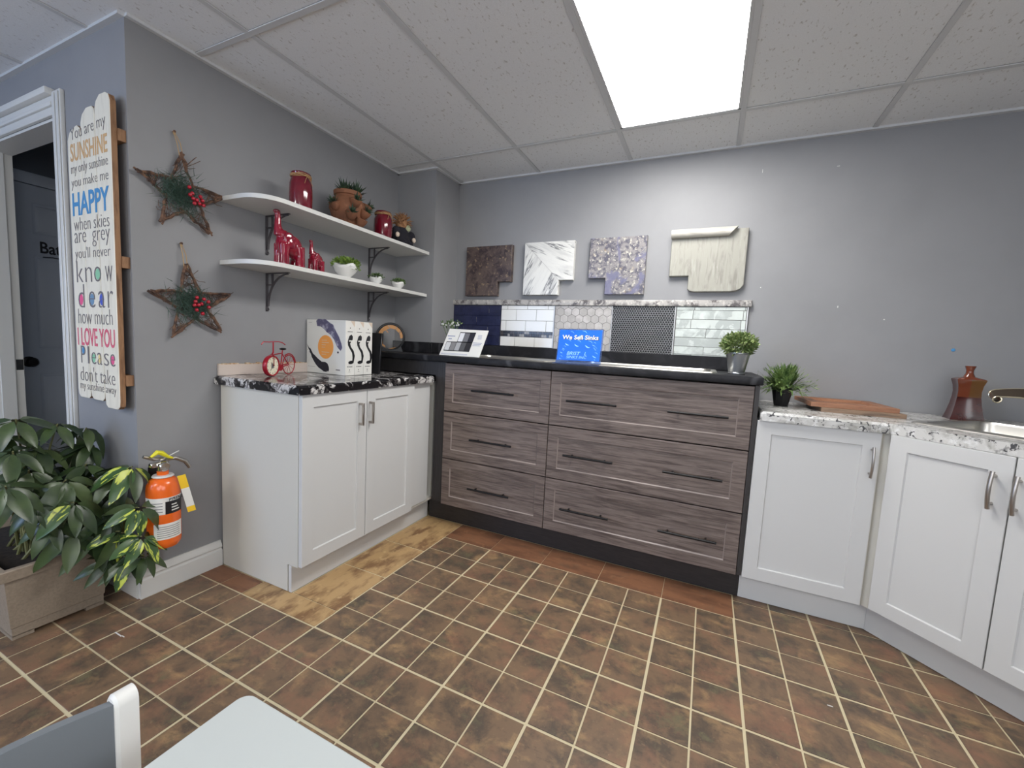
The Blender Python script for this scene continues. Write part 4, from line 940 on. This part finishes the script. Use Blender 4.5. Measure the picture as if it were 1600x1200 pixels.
# three product boxes standing side by side
BZ0, BZ1 = ZG+.0005, 1.240
def smudge(n, f): return [f(i/(n-1)) for i in range(n)]
for k in range(3):
    y0 = -.330+.067*k; y1 = y0+.0662
    t = thing('product_box', (-.62, (y0+y1)/2, BZ0), ['white box nearest the bicycle clock, with an orange disc on its side', 'middle white tap box of the three standing in a row', 'white tap box of the three nearest the round ornament'][k], 'box', 'white tap boxes on the dark counter')
    obj('carton', B().box(-.772, -.470, y0, y1, BZ0, BZ1, .001), m_paper, t)
    MX = frame((-.4697, y0, BZ0), (0, 1, 0), (0, 0, 1))     # front print, x across, y up
    # the black tap drawn on each box
    pts = [(.030, .218), (.040, .226), (.047, .216), (.046, .198), (.040, .190), (.034, .176), (.038, .158), (.052, .136), (.058, .108), (.055, .086), (.052, .068), (.040, .062), (.028, .064), (.026, .074), (.034, .080), (.046, .082), (.047, .100), (.044, .125), (.032, .148), (.024, .166), (.022, .186), (.026, .204)]
    pts = [(.038+(x-.038)*1.45, z) for x, z in pts]
    obj('printed_tap', B().prism(pts[::-1], MX, .0006), m_cardk, t)
    obj('printed_ring', B().box(.024, .047, .187, .194, 0, .0009, 0, MX), m_paper, t)
    obj('printed_corner', B().prism([(.034, .300), (.064, .268), (.064, .300)], MX, .0005), m_beige, t)
    b = B().box(.014, .050, .240, .2425, 0, .0006, 0, MX).box(.030, .034, .258, .264, 0, .0006, 0, MX).box(.014, .019, .0455, .0505, 0, .0006, 0, MX).box(.022, .050, .0465, .0495, 0, .0006, 0, MX).box(.028, .032, .027, .033, 0, .0006, 0, MX).box(.024, .036, .019, .0205, 0, .0006, 0, MX)
    obj('fine_print', b, m_inkd, t)
    if k == 0:
        MY = frame((-.772, y0-.0002, BZ0), (1, 0, 0), (0, 0, 1))
        obj('orange_disc', B().prism([(.152+.060*math.cos(a), .150+.066*math.sin(a)) for a in [i*pi/20 for i in range(40)]], MY, .0005), m_disc, t)
        up_ = [(.080, .292), (.092, .302), (.15, .301), (.176, .288), (.205, .272), (.228, .240), (.252, .212), (.270, .176), (.276, .152), (.268, .136), (.256, .140), (.238, .160), (.222, .180), (.214, .198), (.196, .214), (.180, .228), (.16, .234), (.138, .248), (.11, .262), (.084, .268)]
        obj('purple_cloud', B().prism([(x+rr.uniform(-.003, .003), z+rr.uniform(-.004, .004)) for x, z in up_][::-1], MY, .0005), m_cloud, t)
        obj('dot', B().prism([(.247+.006*math.cos(a), .124+.006*math.sin(a)) for a in [i*pi/6 for i in range(12)]], MY, .0005), m_stroke, t)
        st_ = [(.002, .162), (.020, .140), (.032, .136), (.052, .108), (.066, .100), (.092, .082), (.122, .066), (.15, .066), (.168, .058), (.178, .040), (.180, .022), (.172, .012), (.165, .018), (.16, .010), (.138, .012), (.118, .022), (.096, .032), (.076, .048), (.060, .066), (.048, .082), (.036, .104), (.026, .122), (.014, .138)]
        obj('brush_stroke', B().prism(st_[::-1], MY, .0005), m_stroke, t)
        b = B()
        for i in range(14): x, z = .012+.05*i/14+rr.uniform(-.006, .004), .145-.08*i/14+rr.uniform(-.018, .006); b.box(x, x+.004, z, z+.003, 0, .0004, 0, MY)
        for q in ((.018, .042, .284), (.012, .070, .034)): b.box(q[0], q[1], q[2], q[2]+.0012, 0, .0004, 0, MY)
        b.box(.232, .264, .024, .030, 0, .0004, 0, MY)
        obj('fine_print', b, m_ink, t)
        b = B()
        for i in range(6): b.box(.122, .122+(.04, .055, .03, .026, .058, .034)[i], .186-.013*i-(.014 if i > 3 else 0), .1885-.013*i-(.014 if i > 3 else 0), 0, .0009, 0, MY)
        obj('disc_print', b, m_beige, t)
# black card behind the boxes
t = thing('black_display_card', (-.60, -.08, ZG), 'black display card leaning behind the white tap boxes', 'display card')
obj('card', B().box(-.15, .15, 0, .245, -.006, .006, .002, frame((-.605, -.095, ZG+.001), (1, 0.10, 0), (0, .10, 1))), m_cardk, t)
obj('card_foot', B().box(-.64, -.57, -.075, -.02, ZG+.0005, ZG+.012, .002), m_cardk, t)
# round glass ornament on the black counter
oc = Vector((-.675, .262, 1.166))
t = thing('glass_ornament', (oc.x, oc.y, 1.0665), 'round black-rimmed glass ornament with gold strips on the black counter corner', 'ornament')
MO = frame(oc, Vector((.75, .66, 0)), (0, 0, 1))
b = B().tube([MO @ Vector((.090*math.cos(a), .090*math.sin(a), 0)) for a in [k*2*pi/40 for k in range(40)]], .0085, 9, closed=True); obj('rim', b, m_blackplastic, t)
b = B().lathe([(.001, -.002), (.084, -.002), (.084, .002), (.001, .002)], (0, 0, 0), 36); b.v = [tuple(MO @ Vector(p)) for p in b.v]; obj('glass_disc', b, m_glass, t)
for k, (a0, a1, r0, r1) in enumerate(((1.0, 1.75, .058, .082), (1.7, 2.5, .055, .082), (2.35, 3.2, .058, .082), (3.1, 3.9, .062, .082), (3.8, 4.3, .070, .082), (-.15, .55, .064, .082), (.5, 1.05, .060, .082), (4.6, 5.2, .076, .082), (2.0, 2.25, .030, .06))):
    q = [(r0*1.04*math.cos(a0), r0*1.04*math.sin(a0)), (r1*math.cos(a0+.12), r1*math.sin(a0+.12)), (r1*math.cos((a0+a1)/2), r1*math.sin((a0+a1)/2)), (r1*math.cos(a1), r1*math.sin(a1)), (r0*math.cos(a1-.1), r0*math.sin(a1-.1)), (r0*math.cos((a0+a1)/2), r0*math.sin((a0+a1)/2))]
    obj('gold_strip', B().prism(q, MO @ Matrix.Translation((0, 0, .0025)), .001), m_foil, t)
obj('stand', B().prism([(-.085, -.099), (.085, -.099), (.070, -.062), (.055, -.078), (.0, -.092), (-.055, -.078), (-.070, -.062)], MO @ Matrix.Translation((0, 0, -.012)), .024), m_blackplastic, t)

# ------------------------------------------------------------------ tile samples on the back wall
TY = .700; Z0, Z1 = 1.1435, 1.432      # front plane of the tile boards
def board(name, x0, x1, label, grout, edge=None):
    t = thing('tile_sample_board', ((x0+x1)/2, .71, Z0), label, 'tile board', 'tile sample boards on the back wall')
    obj('backing', B().box(x0, x1, TY+.0015, .719, Z0, Z1), grout, t)
    if edge:
        obj('edge_strip', B().box(x1-.006, x1-.001, TY-.003, TY+.0015, Z0, Z1), edge, t)
    return t
def clip_tile(parent, mt, x0, x1, z0, z1, X0, X1, zl=Z0, zh=Z1, g=.0012, th=.006, name='tile', c=.001):
    a, b_, c0, c1 = max(x0+g, X0), min(x1-g, X1), max(z0+g, zl), min(z1-g, zh)
    if b_-a < .004 or c1-c0 < .004: return
    obj(name, B().box(a, b_, TY-th*.4, TY+.0015, c0, c1, c), mt, parent)
def rows(parent, mt, X0, X1, rws, wd, g=.0012):
    for z0, z1, off in rws:
        x = X0+off-wd*2
        while x < X1: clip_tile(parent, mt, x, x+wd, z0, z1, X0+.002, X1-.002, g=g); x += wd
t = board('navy', -.452, -.050, 'navy blue subway tile board, partly behind the paint swatch card', m_gn)
rows(t, m_navy, -.450, -.052, [(1.358, 1.4315, .302), (1.285, 1.358, .200), (1.212, 1.285, .296), (1.144, 1.212, .295)], .203, .0009)
b = B()
for x, z0, z1 in ((-.149, 1.378, 1.405), (-.251, 1.308, 1.345), (-.154, 1.238, 1.275), (-.155, 1.148, 1.185)): b.box(x-.0012, x+.0012, TY-.0008, TY+.001, z0, z1)
tag(obj('joint_filler', b, m_gw, t), kind='stuff')
t = board('white', -.048, .358, 'white subway tile board with a thin black mosaic band', m_gw, m_gs)
W2 = .1525
rows(t, m_subway, -.048, .352, [(1.404, 1.4315, .051), (1.326, 1.404, .120), (1.252, 1.326, .042), (1.144, 1.212, .115)], W2)
rr = random.Random(9); x = -.045
k = 0
while x < .346:
    for z in (1.2135, 1.2325):
        clip_tile(t, m_mos[rr.choice((0, 0, 0, 1, 1, 2))], x, x+.0185, z, z+.0185, -.046, .350, g=.0007, name='mosaic_tile', c=0)
    x += .0185
t = board('hex', .360, .748, 'grey stone hexagon tile board behind the blue sign', m_gg, m_gs)
hw = .0525; hr = hw/math.sqrt(3); rowp = hr*1.5
def hexpoly(cx, cz, r): return [(cx+r*math.sin(i*pi/3), cz+r*math.cos(i*pi/3)) for i in range(6)][::-1]
def clip(poly, x0, x1, z0, z1):
    for ax, lim, sgn in ((0, x0, 1), (0, x1, -1), (1, z0, 1), (1, z1, -1)):
        out = []
        for i in range(len(poly)):
            p, q = poly[i-1], poly[i]; a = (p[ax]-lim)*sgn; b_ = (q[ax]-lim)*sgn
            if a*b_ < 0: s = a/(a-b_); out.append((p[0]+(q[0]-p[0])*s, p[1]+(q[1]-p[1])*s))
            if b_ >= 0: out.append(q)
        poly = out
        if len(poly) < 3: return []
    return poly
HM = frame((0, TY+.0015, 0), (1, 0, 0), (0, 0, 1))
for r_ in range(9):
    cz = 1.437-r_*rowp
    for k in range(-1, 9):
        cx = .372+k*hw+(hw/2 if r_ % 2 else 0)
        po = clip(hexpoly(cx, cz, hr-.0014), .361, .741, Z0, Z1-.0005)
        if po: obj('tile', B().prism(po, HM, .003), m_hex, t)
t = board('penny', .750, 1.126, 'black small-hexagon mosaic tile board', m_gk, m_gs)
b = B(); pw = .0150; pr = pw/math.sqrt(3)
for r_ in range(25):
    cz = Z1-.004-r_*pr*1.5
    for k in range(-1, 27):
        po = clip(hexpoly(.752+k*pw+(pw/2 if r_ % 2 else 0), cz, pr-.0017), .751, 1.119, Z0, Z1-.0005)
        if po: b.prism(po, HM, .0035, .0008 if len(po) == 6 and abs(po[0][0]-.93) < .17 else 0)
tag(obj('mosaic_tiles', b, m_penny, t), kind='stuff')
t = board('glass', 1.128, 1.508, 'pale marbled glass tile board behind the bucket plant', m_gg, m_gs)
rows(t, m_marb, 1.129, 1.501, [(1.411, 1.4315, .10), (1.357, 1.411, .355), (1.303, 1.357, .085), (1.250, 1.303, .17), (1.197, 1.250, .262), (1.150, 1.197, .165), (1.1435, 1.150, .1)], .262, .001)
t = tag(obj('granite_ledge_strip', B().box(-.455, 1.522, .688, .7195, 1.4325, 1.470, .005), m_trimgran, org=(.5, .70, 1.45)), 'long grey granite-look strip capping the row of tile boards', 'trim strip')

# four countertop samples hung on the back wall
def samp(poly, mt, label, y=.684, th=.03, c=.003):
    cx = sum(p[0] for p in poly)/len(poly); cz = sum(p[1] for p in poly)/len(poly)
    t = thing('countertop_sample', (cx, .70, cz), label, 'sample board', 'countertop samples on the back wall')
    obj('panel', B().prism(poly, frame((0, .7185, 0), (1, 0, 0), (0, 0, 1)), .7185-y, c), mt, t); return t
samp([(-.349, 1.497), (-.085, 1.497), (-.085, 1.596), (.020, 1.596), (.020, 1.850), (-.349, 1.850)], m_s1, 'dark brown speckled countertop sample with a notched corner')
t = samp([(.117, 1.502), (.374, 1.502), (.374, 1.600), (.472, 1.600), (.472, 1.855), (.117, 1.855)], m_s2, 'white marble-look countertop sample with grey veins and a mitred joint')
obj('mitre_half', B().prism([(.1175, 1.8545), (.373, 1.601), (.4715, 1.601), (.4715, 1.8545)], frame((0, .684, 0), (1, 0, 0), (0, 0, 1)), .0006), m_s2b, t)
b = B().box(0, .362, -.0008, .0008, 0, .0008, 0, frame((.1175, .6834, 1.8545), (.2555, 0, -.2535), (0, 1, 0))); obj('mitre_joint', b, m_ink, t)
samp([(.687, 1.504), (.929, 1.504), (.929, 1.859), (.576, 1.859), (.576, 1.606), (.687, 1.606)], m_s3, 'blue-grey granite-look countertop sample with a notched corner')
pol = [(1.178, 1.535)]+[(1.19+.0, 1.522), (1.21, 1.517)]+[(1.40, 1.517), (1.43, 1.520), (1.455, 1.532), (1.470, 1.555), (1.470, 1.867), (1.070, 1.867), (1.070, 1.609), (1.178, 1.609)]
t = samp(pol, m_s4, 'cream wood-grain countertop sample with a raised rolled edge along its top')
b = B(); n = 12; q = [(.03*math.cos(a)*.9, .026*math.sin(a)) for a in [i*2*pi/n for i in range(n)]]
vs = [(1.068, .672+y*1.0, 1.850+z) for z, y in [(p[1], p[0]) for p in q]]+[(1.418-(.026-p[1])*.9, .672+p[0], 1.850+p[1]) for p in q]
b.add(vs, [tuple(range(n)), tuple(range(2*n-1, n-1, -1))]+[(i, (i+1) % n, n+(i+1) % n, n+i) for i in range(n)])
obj('rolled_edge', b, m_s4h, t)

# ------------------------------------------------------------------ things on the black counter
ZK = 1.0665
# paint swatch card leaning back
sc_ = thing('swatch_card', (-.06, .19, ZK), 'white tilted display card with grey colour swatches on the black counter', 'display card')
MS = frame((-.197, .165, ZK+.001), (1, 0.0, 0), (.028*3.6, .085, .150)); MS = frame((-.197, .165, ZK+.001), (1, 0, 0), (0, .060, .168))
shx = Matrix.Identity(4); 
b = B().prism([(0, 0), (.285, 0), (.310, .172), (.032, .176)], MS, .004)
obj('card', b, m_paper, sc_)
def sw(x, y, w_, h_, m, nm='swatch', o=.0042): 
    k = .16
    obj(nm, B().prism([(x+y*k, y), (x+w_+y*k, y), (x+w_+(y+h_)*k, y+h_), (x+(y+h_)*k, y+h_)], MS @ Matrix.Translation((0, 0, o-.0002)), .0006), m, sc_)
sw(.018, .030, .186, .062, m_cardk, 'swatch_frame'); sw(.092, .090, .112, .066, m_cardk, 'swatch_frame')
for i in range(5): sw(.021+.0365*i, .035, .033, .052, m_sw[3+i], o=.005)
for i in range(3): sw(.096+.0362*i, .094, .033, .056, m_sw[i], o=.005)
b = B()
for i in range(5): b.box(.235+.012, .275, .138-.006*i, .140-.006*i, .0041, .0046, 0, MS)
for i in range(3): b.box(.20+.022, .285-.006*i, .088-.009*i, .091-.009*i, .0041, .0046, 0, MS)
for i in range(2): b.box(.030+.01*i, .085-.02*i, .125-.018*i, .131-.018*i, .0041, .0046, 0, MS)
for i in range(2): b.box(.012, .20, .013-.005*i, .0145-.005*i, .0041, .0046, 0, MS)
obj('card_print', b, mat('faint_blue_print', S(140, 146, 176), .6), sc_)
obj('easel_foot', B().box(-.185, -.145, .200, .285, ZK+.0003, ZK+.004), m_paper, sc_)
# sprig of tiny white flowers behind it
fl = thing('flower_sprig', (-.21, .32, ZK), 'tiny white flower sprig peeking out behind the swatch card', 'plant')
b = B(); b2 = B(); rr = random.Random(4)
for k in range(14):
    p = Vector((-.275+.008*k+rr.uniform(-.01, .01), .32+rr.uniform(-.02, .02), 1.255+.025*rr.random()))
    b.tube([(-.21, .32, ZK+.05), ((p.x-.21)/2, .32, 1.18), p], .0015, 4); b2.ball(p, .0075, 6)
    leafball(b, p, .012, 6, .02, .005, k)
obj('stems', b, m_leafy2, fl); tag(obj('blossoms', b2, m_ceram, fl), kind='stuff')
obj('cup', B().lathe([(.022, 0), (.026, .002), (.032, .06), (.030, .06), (.024, .05), (.001, .05)], (-.21, .32, ZK), 14), m_ceram, fl)
# blue acrylic sign
bs = thing('acrylic_sign', (.69, .2, ZK), 'bright blue acrylic sign about sinks standing on the black counter', 'sign')
MB = frame((.563, .195, ZK+.0055), (.245, .004, .004), (.018, .045, .180))
obj('holder', B().box(-.006, .246, -.004, .190, -.001, .0022, .001, MB).box(.556, .812, .150, .196, ZK+.0006, ZK+.0026), m_acry, bs)
obj('print_sheet', B().box(0, .238, .012, .184, .0024, .0030, 0, MB), m_bluesign, bs)
def bt(s, x, y, wd, h, mt, **k): text(s, 'lettering', mt, bs, MB @ Matrix.Translation((x, y, .0031)), .1, width=wd, height=h, extr=.0005, **k)
bt('We Sell Sinks', .122, .1405, .205, .027, m_inkd, bold=.03); 
text('We Sell Sinks', 'lettering', m_wtext, bs, MB @ Matrix.Translation((.120, .142, .0037)), .1, width=.202, height=.025, bold=.014, extr=.0005)
bt('BRIST', .092, .0515, .076, .019, m_bub, shear=.25, bold=.008); bt('L', .158, .0515, .011, .019, m_bub, shear=.25, bold=.008); bt('SINKS INC', .110, .030, .115, .015, m_bub, shear=.25)
def ring(cx, cy, r, a0, a1, wd, mt=m_bub):
    q = [(cx+r*math.cos(a), cy+r*math.sin(a)) for a in [a0+(a1-a0)*i/10 for i in range(11)]]; q2 = [(cx+(r-wd*math.sin(pi*i/10)-.0004)*math.cos(a0+(a1-a0)*i/10), cy+(r-wd*math.sin(pi*i/10)-.0004)*math.sin(a0+(a1-a0)*i/10)) for i in range(11)]
    B_ = B(); B_.prism(q+q2[::-1], MB @ Matrix.Translation((0, 0, .003)), .0003); return B_
for cx, cy, r in ((.055, .112, .017), (.110, .108, .018), (.172, .104, .020), (.201, .106, .010), (.135, .158, .022), (.066, .158, .018), (.036, .082, .010), (.026, .060, .010), (.212, .080, .007), (.212, .046, .014), (.022, .026, .010), (.214, .024, .006), (.205, .088, .006)):
    b = ring(cx, cy, r, 3.3, 5.2, r*.28); b2 = ring(cx, cy, r, .3, 1.9, r*.10); b.add(b2.v, b2.f); obj('printed_bubble', b, m_bub, bs)
# bucket plant
bp_ = Vector((1.457, .33, ZK)); kz = 1.0
t = thing('bucket_plant', bp_, 'round cream-green plant in a galvanised bucket on the black counter end', 'plant')
obj('bucket', B().lathe([(.036, 0), (.038, .002), (.038, .006), (.0365, .008), (.053, .098), (.0555, .100), (.0555, .104), (.052, .104), (.050, .085), (.001, .082)], bp_, 28), m_bucket, t)
b = B(); leafball(b, bp_+Vector((0, 0, .142)), .072, 1500, .020, .0055, 31, .72, .25); tag(obj('foliage', b, m_boxy, t), kind='stuff')
b = B(); rr = random.Random(8)
for k in range(16): d = Vector((rr.gauss(0, .05), rr.gauss(0, .05), .07)); b.tube([bp_+Vector((0, 0, .08)), bp_+Vector((0, 0, .08))+d], .0015, 4)
obj('stems', b, m_stem, t)

# ------------------------------------------------------------------ things on the pale counter
ZR = .9165
kp = Vector((1.676, .455, ZR))
t = thing('spiky_plant', kp, 'artificial spiky green plant in a small black pot on the pale counter', 'plant')
obj('pot', B().lathe([(.030, 0), (.031, .002), (.046, .082), (.049, .083), (.049, .088), (.044, .088), (.042, .074), (.001, .072)], kp, 8), m_blackplastic, t)
b = B(); rr = random.Random(41)
for k in range(230):
    a = rr.random()*2*pi; el = rr.uniform(.0, 1.35); d = Vector((math.cos(a)*math.cos(el), math.sin(a)*math.cos(el), math.sin(el))); L = rr.uniform(.10, .19)*(.80+.2*math.cos(el))
    p = kp+Vector((rr.gauss(0, .014), rr.gauss(0, .014), .075)); s = d.cross(Vector((0, 0, 1))).normalized()*.0062 if el < 1.45 else Vector((.0062, 0, 0))
    m1 = p+d*L*.4+Vector((0, 0, .008)); m2 = p+d*L*.75+Vector((0, 0, .004)); e = p+d*L-Vector((0, 0, .022*math.cos(el)))
    b.add([p-s*.4, p+s*.4, m1+s, m1-s, m2+s*.8, m2-s*.8, e], [(0, 1, 2, 3), (3, 2, 4, 5), (5, 4, 6)])
    for j in range(3):
        q = m1*(1-j/3)+e*(j/3); sd_ = (s.normalized()*(1 if j % 2 else -1)+d*.9+Vector((0, 0, .3))).normalized(); w_ = d.cross(sd_).normalized()*.002
        b.add([q-d*.002, q+sd_*.014+d*.002, q+sd_*.026], [(0, 1, 2)]); b.add([q, q+sd_*.013-d*.003+w_, q+sd_*.026], [(0, 1, 2)])
b.v = [p if p[2] > ZR+.006 else (p[0], p[1], ZR+.006) for p in b.v]
b.v = [p if p[1] < .712 else (p[0], .712, p[2]) for p in b.v]
b.v = [p if p[0] > 1.562 else (1.562, p[1], p[2]) for p in b.v]
tag(obj('blades', b, m_grass, t), kind='stuff')
# two wooden cabinet door samples, stacked
def door_sample(o, ux, w_, d_, z, mt, label):
    t = thing('cabinet_door_sample', (o[0], o[1], z), label, 'door sample', 'wooden door samples stacked on the pale counter')
    uy = Vector((-ux[1], ux[0], 0)); uxv = Vector((ux[0], ux[1], 0))
    b = B(); shaker(b, (o[0], o[1], z), uxv, w_, d_, t=.02, fw=.05, rd=.011, ch=.006, uz=uy)
    obj('frame_and_panel', b, mt, t)
door_sample((1.822, .342), (1, .02), .31, .30, ZR, m_ash, 'lower grey-brown wooden cabinet door sample, under the redder one')
door_sample((1.782, .352), (1, .045), .33, .33, ZR+.0206, m_oak, 'upper reddish-brown wooden cabinet door sample, on top of the other')
# vase
vc = Vector((2.405, .575, ZR))
t = thing('ceramic_vase', vc, 'flared four-sided glazed vase in dark red and brown beside the sink', 'vase')
def sq(h, a, z, rot=-.09):
    n = 6; out = []
    cs_ = [(h, a), (-h, a), (-h, -a), (h, -a)]
    for i in range(4):
        p, q = Vector(cs_[i]), Vector(cs_[(i+1) % 4]); nn = Vector((p.y-q.y, q.x-p.x)).normalized()*-1
        for k in range(n): s = k/n; c_ = p*(1-s)+q*s; c_ = c_*(1-.07*math.sin(pi*s)); out.append((c_.x, c_.y))
    return [(vc.x+x*math.cos(rot)-y*math.sin(rot), vc.y+x*math.sin(rot)+y*math.cos(rot), z) for x, y in out]
prof = [(.058, 0), (.056, .004), (.050, .03), (.043, .07), (.039, .105), (.038, .130), (.041, .158), (.047, .180), (.0475, .185), (.038, .190)]
rings = [sq(h, h*.80, vc.z+z) for h, z in prof]
for r_, z in ((.020, .197), (.0135, .212), (.0125, .225), (.018, .243), (.0185, .246), (.012, .246), (.010, .225)):
    ring0 = sq(1, 1, 0); rings.append([(vc.x+r_*math.cos(a), vc.y+r_*math.sin(a), vc.z+z) for a in [math.atan2(p[1]-vc.y, p[0]-vc.x) for p in ring0]])
n = 24; b = B().add([p for r in rings for p in r], [tuple(range(n-1, -1, -1))]+[(k*n+i, k*n+(i+1) % n, k*n+n+(i+1) % n, k*n+n+i) for k in range(len(rings)-1) for i in range(n)])
o = obj('body', b, m_v1, t, ang=30); o.data.materials.append(m_v2); o.data.materials.append(m_v3)
for p in o.data.polygons:
    c_ = p.center
    if c_.z > .185: p.material_index = 1
    elif c_.z > .115 and p.normal.y < -.2: 
        ang_ = math.atan2(c_.y, c_.x)
        p.material_index = 1 if c_.x*math.cos(-.09)+c_.y*math.sin(-.09) < .0 else 2
# faucet with a scroll spout
fz = thing('scroll_faucet', (2.70, .36, ZR), 'bronze waterfall faucet with a curled leaf-shaped spout over the corner sink', 'faucet')
fx = Vector((2.70, .36, 0)); fdr = Vector((-.985, .17, 0)).normalized(); fsd0 = Vector((-fdr.y, fdr.x, 0))
if fsd0.y > 0: fsd0 = -fsd0
path = []
for k in range(18):
    s = k/17; path.append((.275*s, 1.000+.062*math.sin(pi*(.12+.52*s))))
cx_, cz_ = path[-1][0]+.002, path[-1][1]-.018
for k in range(14): a = pi/2-k*.48; r_ = .018-.0008*k; path.append((cx_+r_*math.cos(a), cz_+r_*math.sin(a)))
def tilt(s): q = .75*(1-s)+.12*s; return fsd0*math.cos(q)-Vector((0, 0, 1))*math.sin(q)
def ribbon(w0, w1, th, half):
    vs = []; fs = []; m_ = len(path)
    for i, (a, z) in enumerate(path):
        s = i/(m_-1); wd = (w0*(1-s)+w1*s); P_ = fx+fdr*a; fsd_ = tilt(s)
        for sgn in ((-1, 1) if not half else half): vs += [(P_+fsd_*wd*sgn+Vector((0, 0, z))), (P_+fsd_*wd*sgn+Vector((0, 0, z-th)))]
    if not half:
        for i in range(m_-1): q = 4*i; fs += [(q, q+2, q+6, q+4), (q+1, q+5, q+7, q+3), (q, q+4, q+5, q+1), (q+2, q+3, q+7, q+6)]
    return vs, fs
vs, fs = ribbon(.048, .020, .003, None); obj('spout', B().add(vs, fs), m_bronze, fz, ang=60)
for sgn in (-1, 1):
    obj('spout_edge', B().tube([fx+fdr*a+tilt(i/31)*(.048*(1-i/31)+.020*i/31)*sgn+Vector((0, 0, z-.0015)) for i, (a, z) in enumerate(path)], .0032, 6), m_bronzeedge, fz)
obj('base', B().lathe([(.030, 0), (.030, .006), (.022, .010), (.020, .10), (.024, .135), (.001, .14)], (fx.x, fx.y, ZR), 18), m_bronze, fz)
obj('lever', B().tube([(fx.x, fx.y, ZR+.135), (fx.x+.03, fx.y+.01, ZR+.17), (fx.x+.07, fx.y+.03, ZR+.185)], .006, 7), m_bronzeedge, fz)
# bits left on the wall
tag(obj('wall_anchor', B().lathe([(.007, 0), (.008, .003), (.004, .005), (.001, .004)], (2.393, .7195, 1.236), 10, Matrix.Rotation(pi/2, 4, 'X')), m_blue, org=(2.393, .72, 1.236)), 'tiny blue plastic wall anchor in the bare grey wall above the vase', 'wall anchor')
b = B()
for x, z, w_, h_ in ((1.508, 2.166, .002, .018), (1.845, 2.157, .012, .003), (1.917, 1.434, .004, .010), (2.114, 1.374, .006, .005), (1.555, 1.54, .004, .006)): b.box(x, x+w_, .7192, .7205, z, z+h_)
obj('paint_chip', b, m_trim, wall_back)

# ------------------------------------------------------------------ table and chair in the near corner
TZ = .52
tb_ = thing('small_table', (.92, -1.89, 0), 'pale grey low table with rounded corners in the near corner of the room', 'table')
tx0, tx1, ty0, ty1 = .638, 1.20, -2.19, -1.592
def rrect(x0, x1, y0, y1, r, n=7):
    out = []
    for cx, cy, a0 in ((x1-r, y1-r, 0), (x0+r, y1-r, pi/2), (x0+r, y0+r, pi), (x1-r, y0+r, 3*pi/2)):
        for k in range(n): a = a0+pi/2*k/(n-1); out.append((cx+r*math.cos(a), cy+r*math.sin(a)))
    return out
obj('tabletop', B().prism(rrect(tx0, tx1, ty0, ty1, .022), Matrix.Translation((0, 0, TZ-.02)), .02, .002), m_table, tb_)
for x in (tx0+.05, tx1-.05):
    for y in (ty0+.05, ty1-.05): obj('leg', B().tube([(x, y, TZ-.0205), (x, y, .001)], [.02, .015], 12), m_chair, tb_)
obj('apron', B().box(tx0+.06, tx1-.06, ty0+.06, ty0+.075, TZ-.08, TZ-.0205).box(tx0+.06, tx1-.06, ty1-.075, ty1-.06, TZ-.08, TZ-.0205), m_chair, tb_)
ch = thing('small_chair', (.66, -1.87, 0), 'small white chair with a curved slate grey backrest beside the low table', 'chair')
cx0 = .53; cyA, cyB = -1.722, -2.02; CH = .578
for y in (cyA, cyB):
    b = B(); 
    q = [(-.016, 0), (.016, 0)]+[(.016*math.cos(a), CH-.016+.016*math.sin(a)) for a in [pi*k/8 for k in range(9)]]
    b.prism(q, frame((cx0, y+.0145, 0), (1, 0, 0), (0, 0, 1)), .029, .004); obj('leg', b, m_chair, ch)
for y in (cyA, cyB): obj('leg', B().box(cx0+.255, cx0+.283, y-.014, y+.014, .001, .275, .004), m_chair, ch)
n = 14; vs = []
for i in range(n+1):
    s = i/n; y = cyA-.0145+(cyB-cyA+.029)*s; bow = -.030*math.sin(pi*s)
    for dx in (-.007, .007):
        vs += [(cx0+bow+dx+.002, y, .36), (cx0+bow+dx+.002, y, CH-.010+.002*math.sin(pi*s))]
fs = []
for i in range(n): q = 4*i; fs += [(q, q+1, q+5, q+4), (q+2, q+6, q+7, q+3), (q+1, q+3, q+7, q+5), (q, q+4, q+6, q+2)]
fs += [(0, 2, 3, 1), (4*n, 4*n+1, 4*n+3, 4*n+2)]
obj('backrest', B().add(vs, fs), m_seat, ch)
obj('seat', B().box(cx0+.018, cx0+.30, cyB-.01, cyA+.01, .277, .296, .006), m_seat, ch)
obj('seat_rail', B().box(cx0+.0165, cx0+.255, cyA-.009, cyA+.009, .24, .2765).box(cx0+.0165, cx0+.255, cyB-.009, cyB+.009, .24, .2765), m_chair, ch)
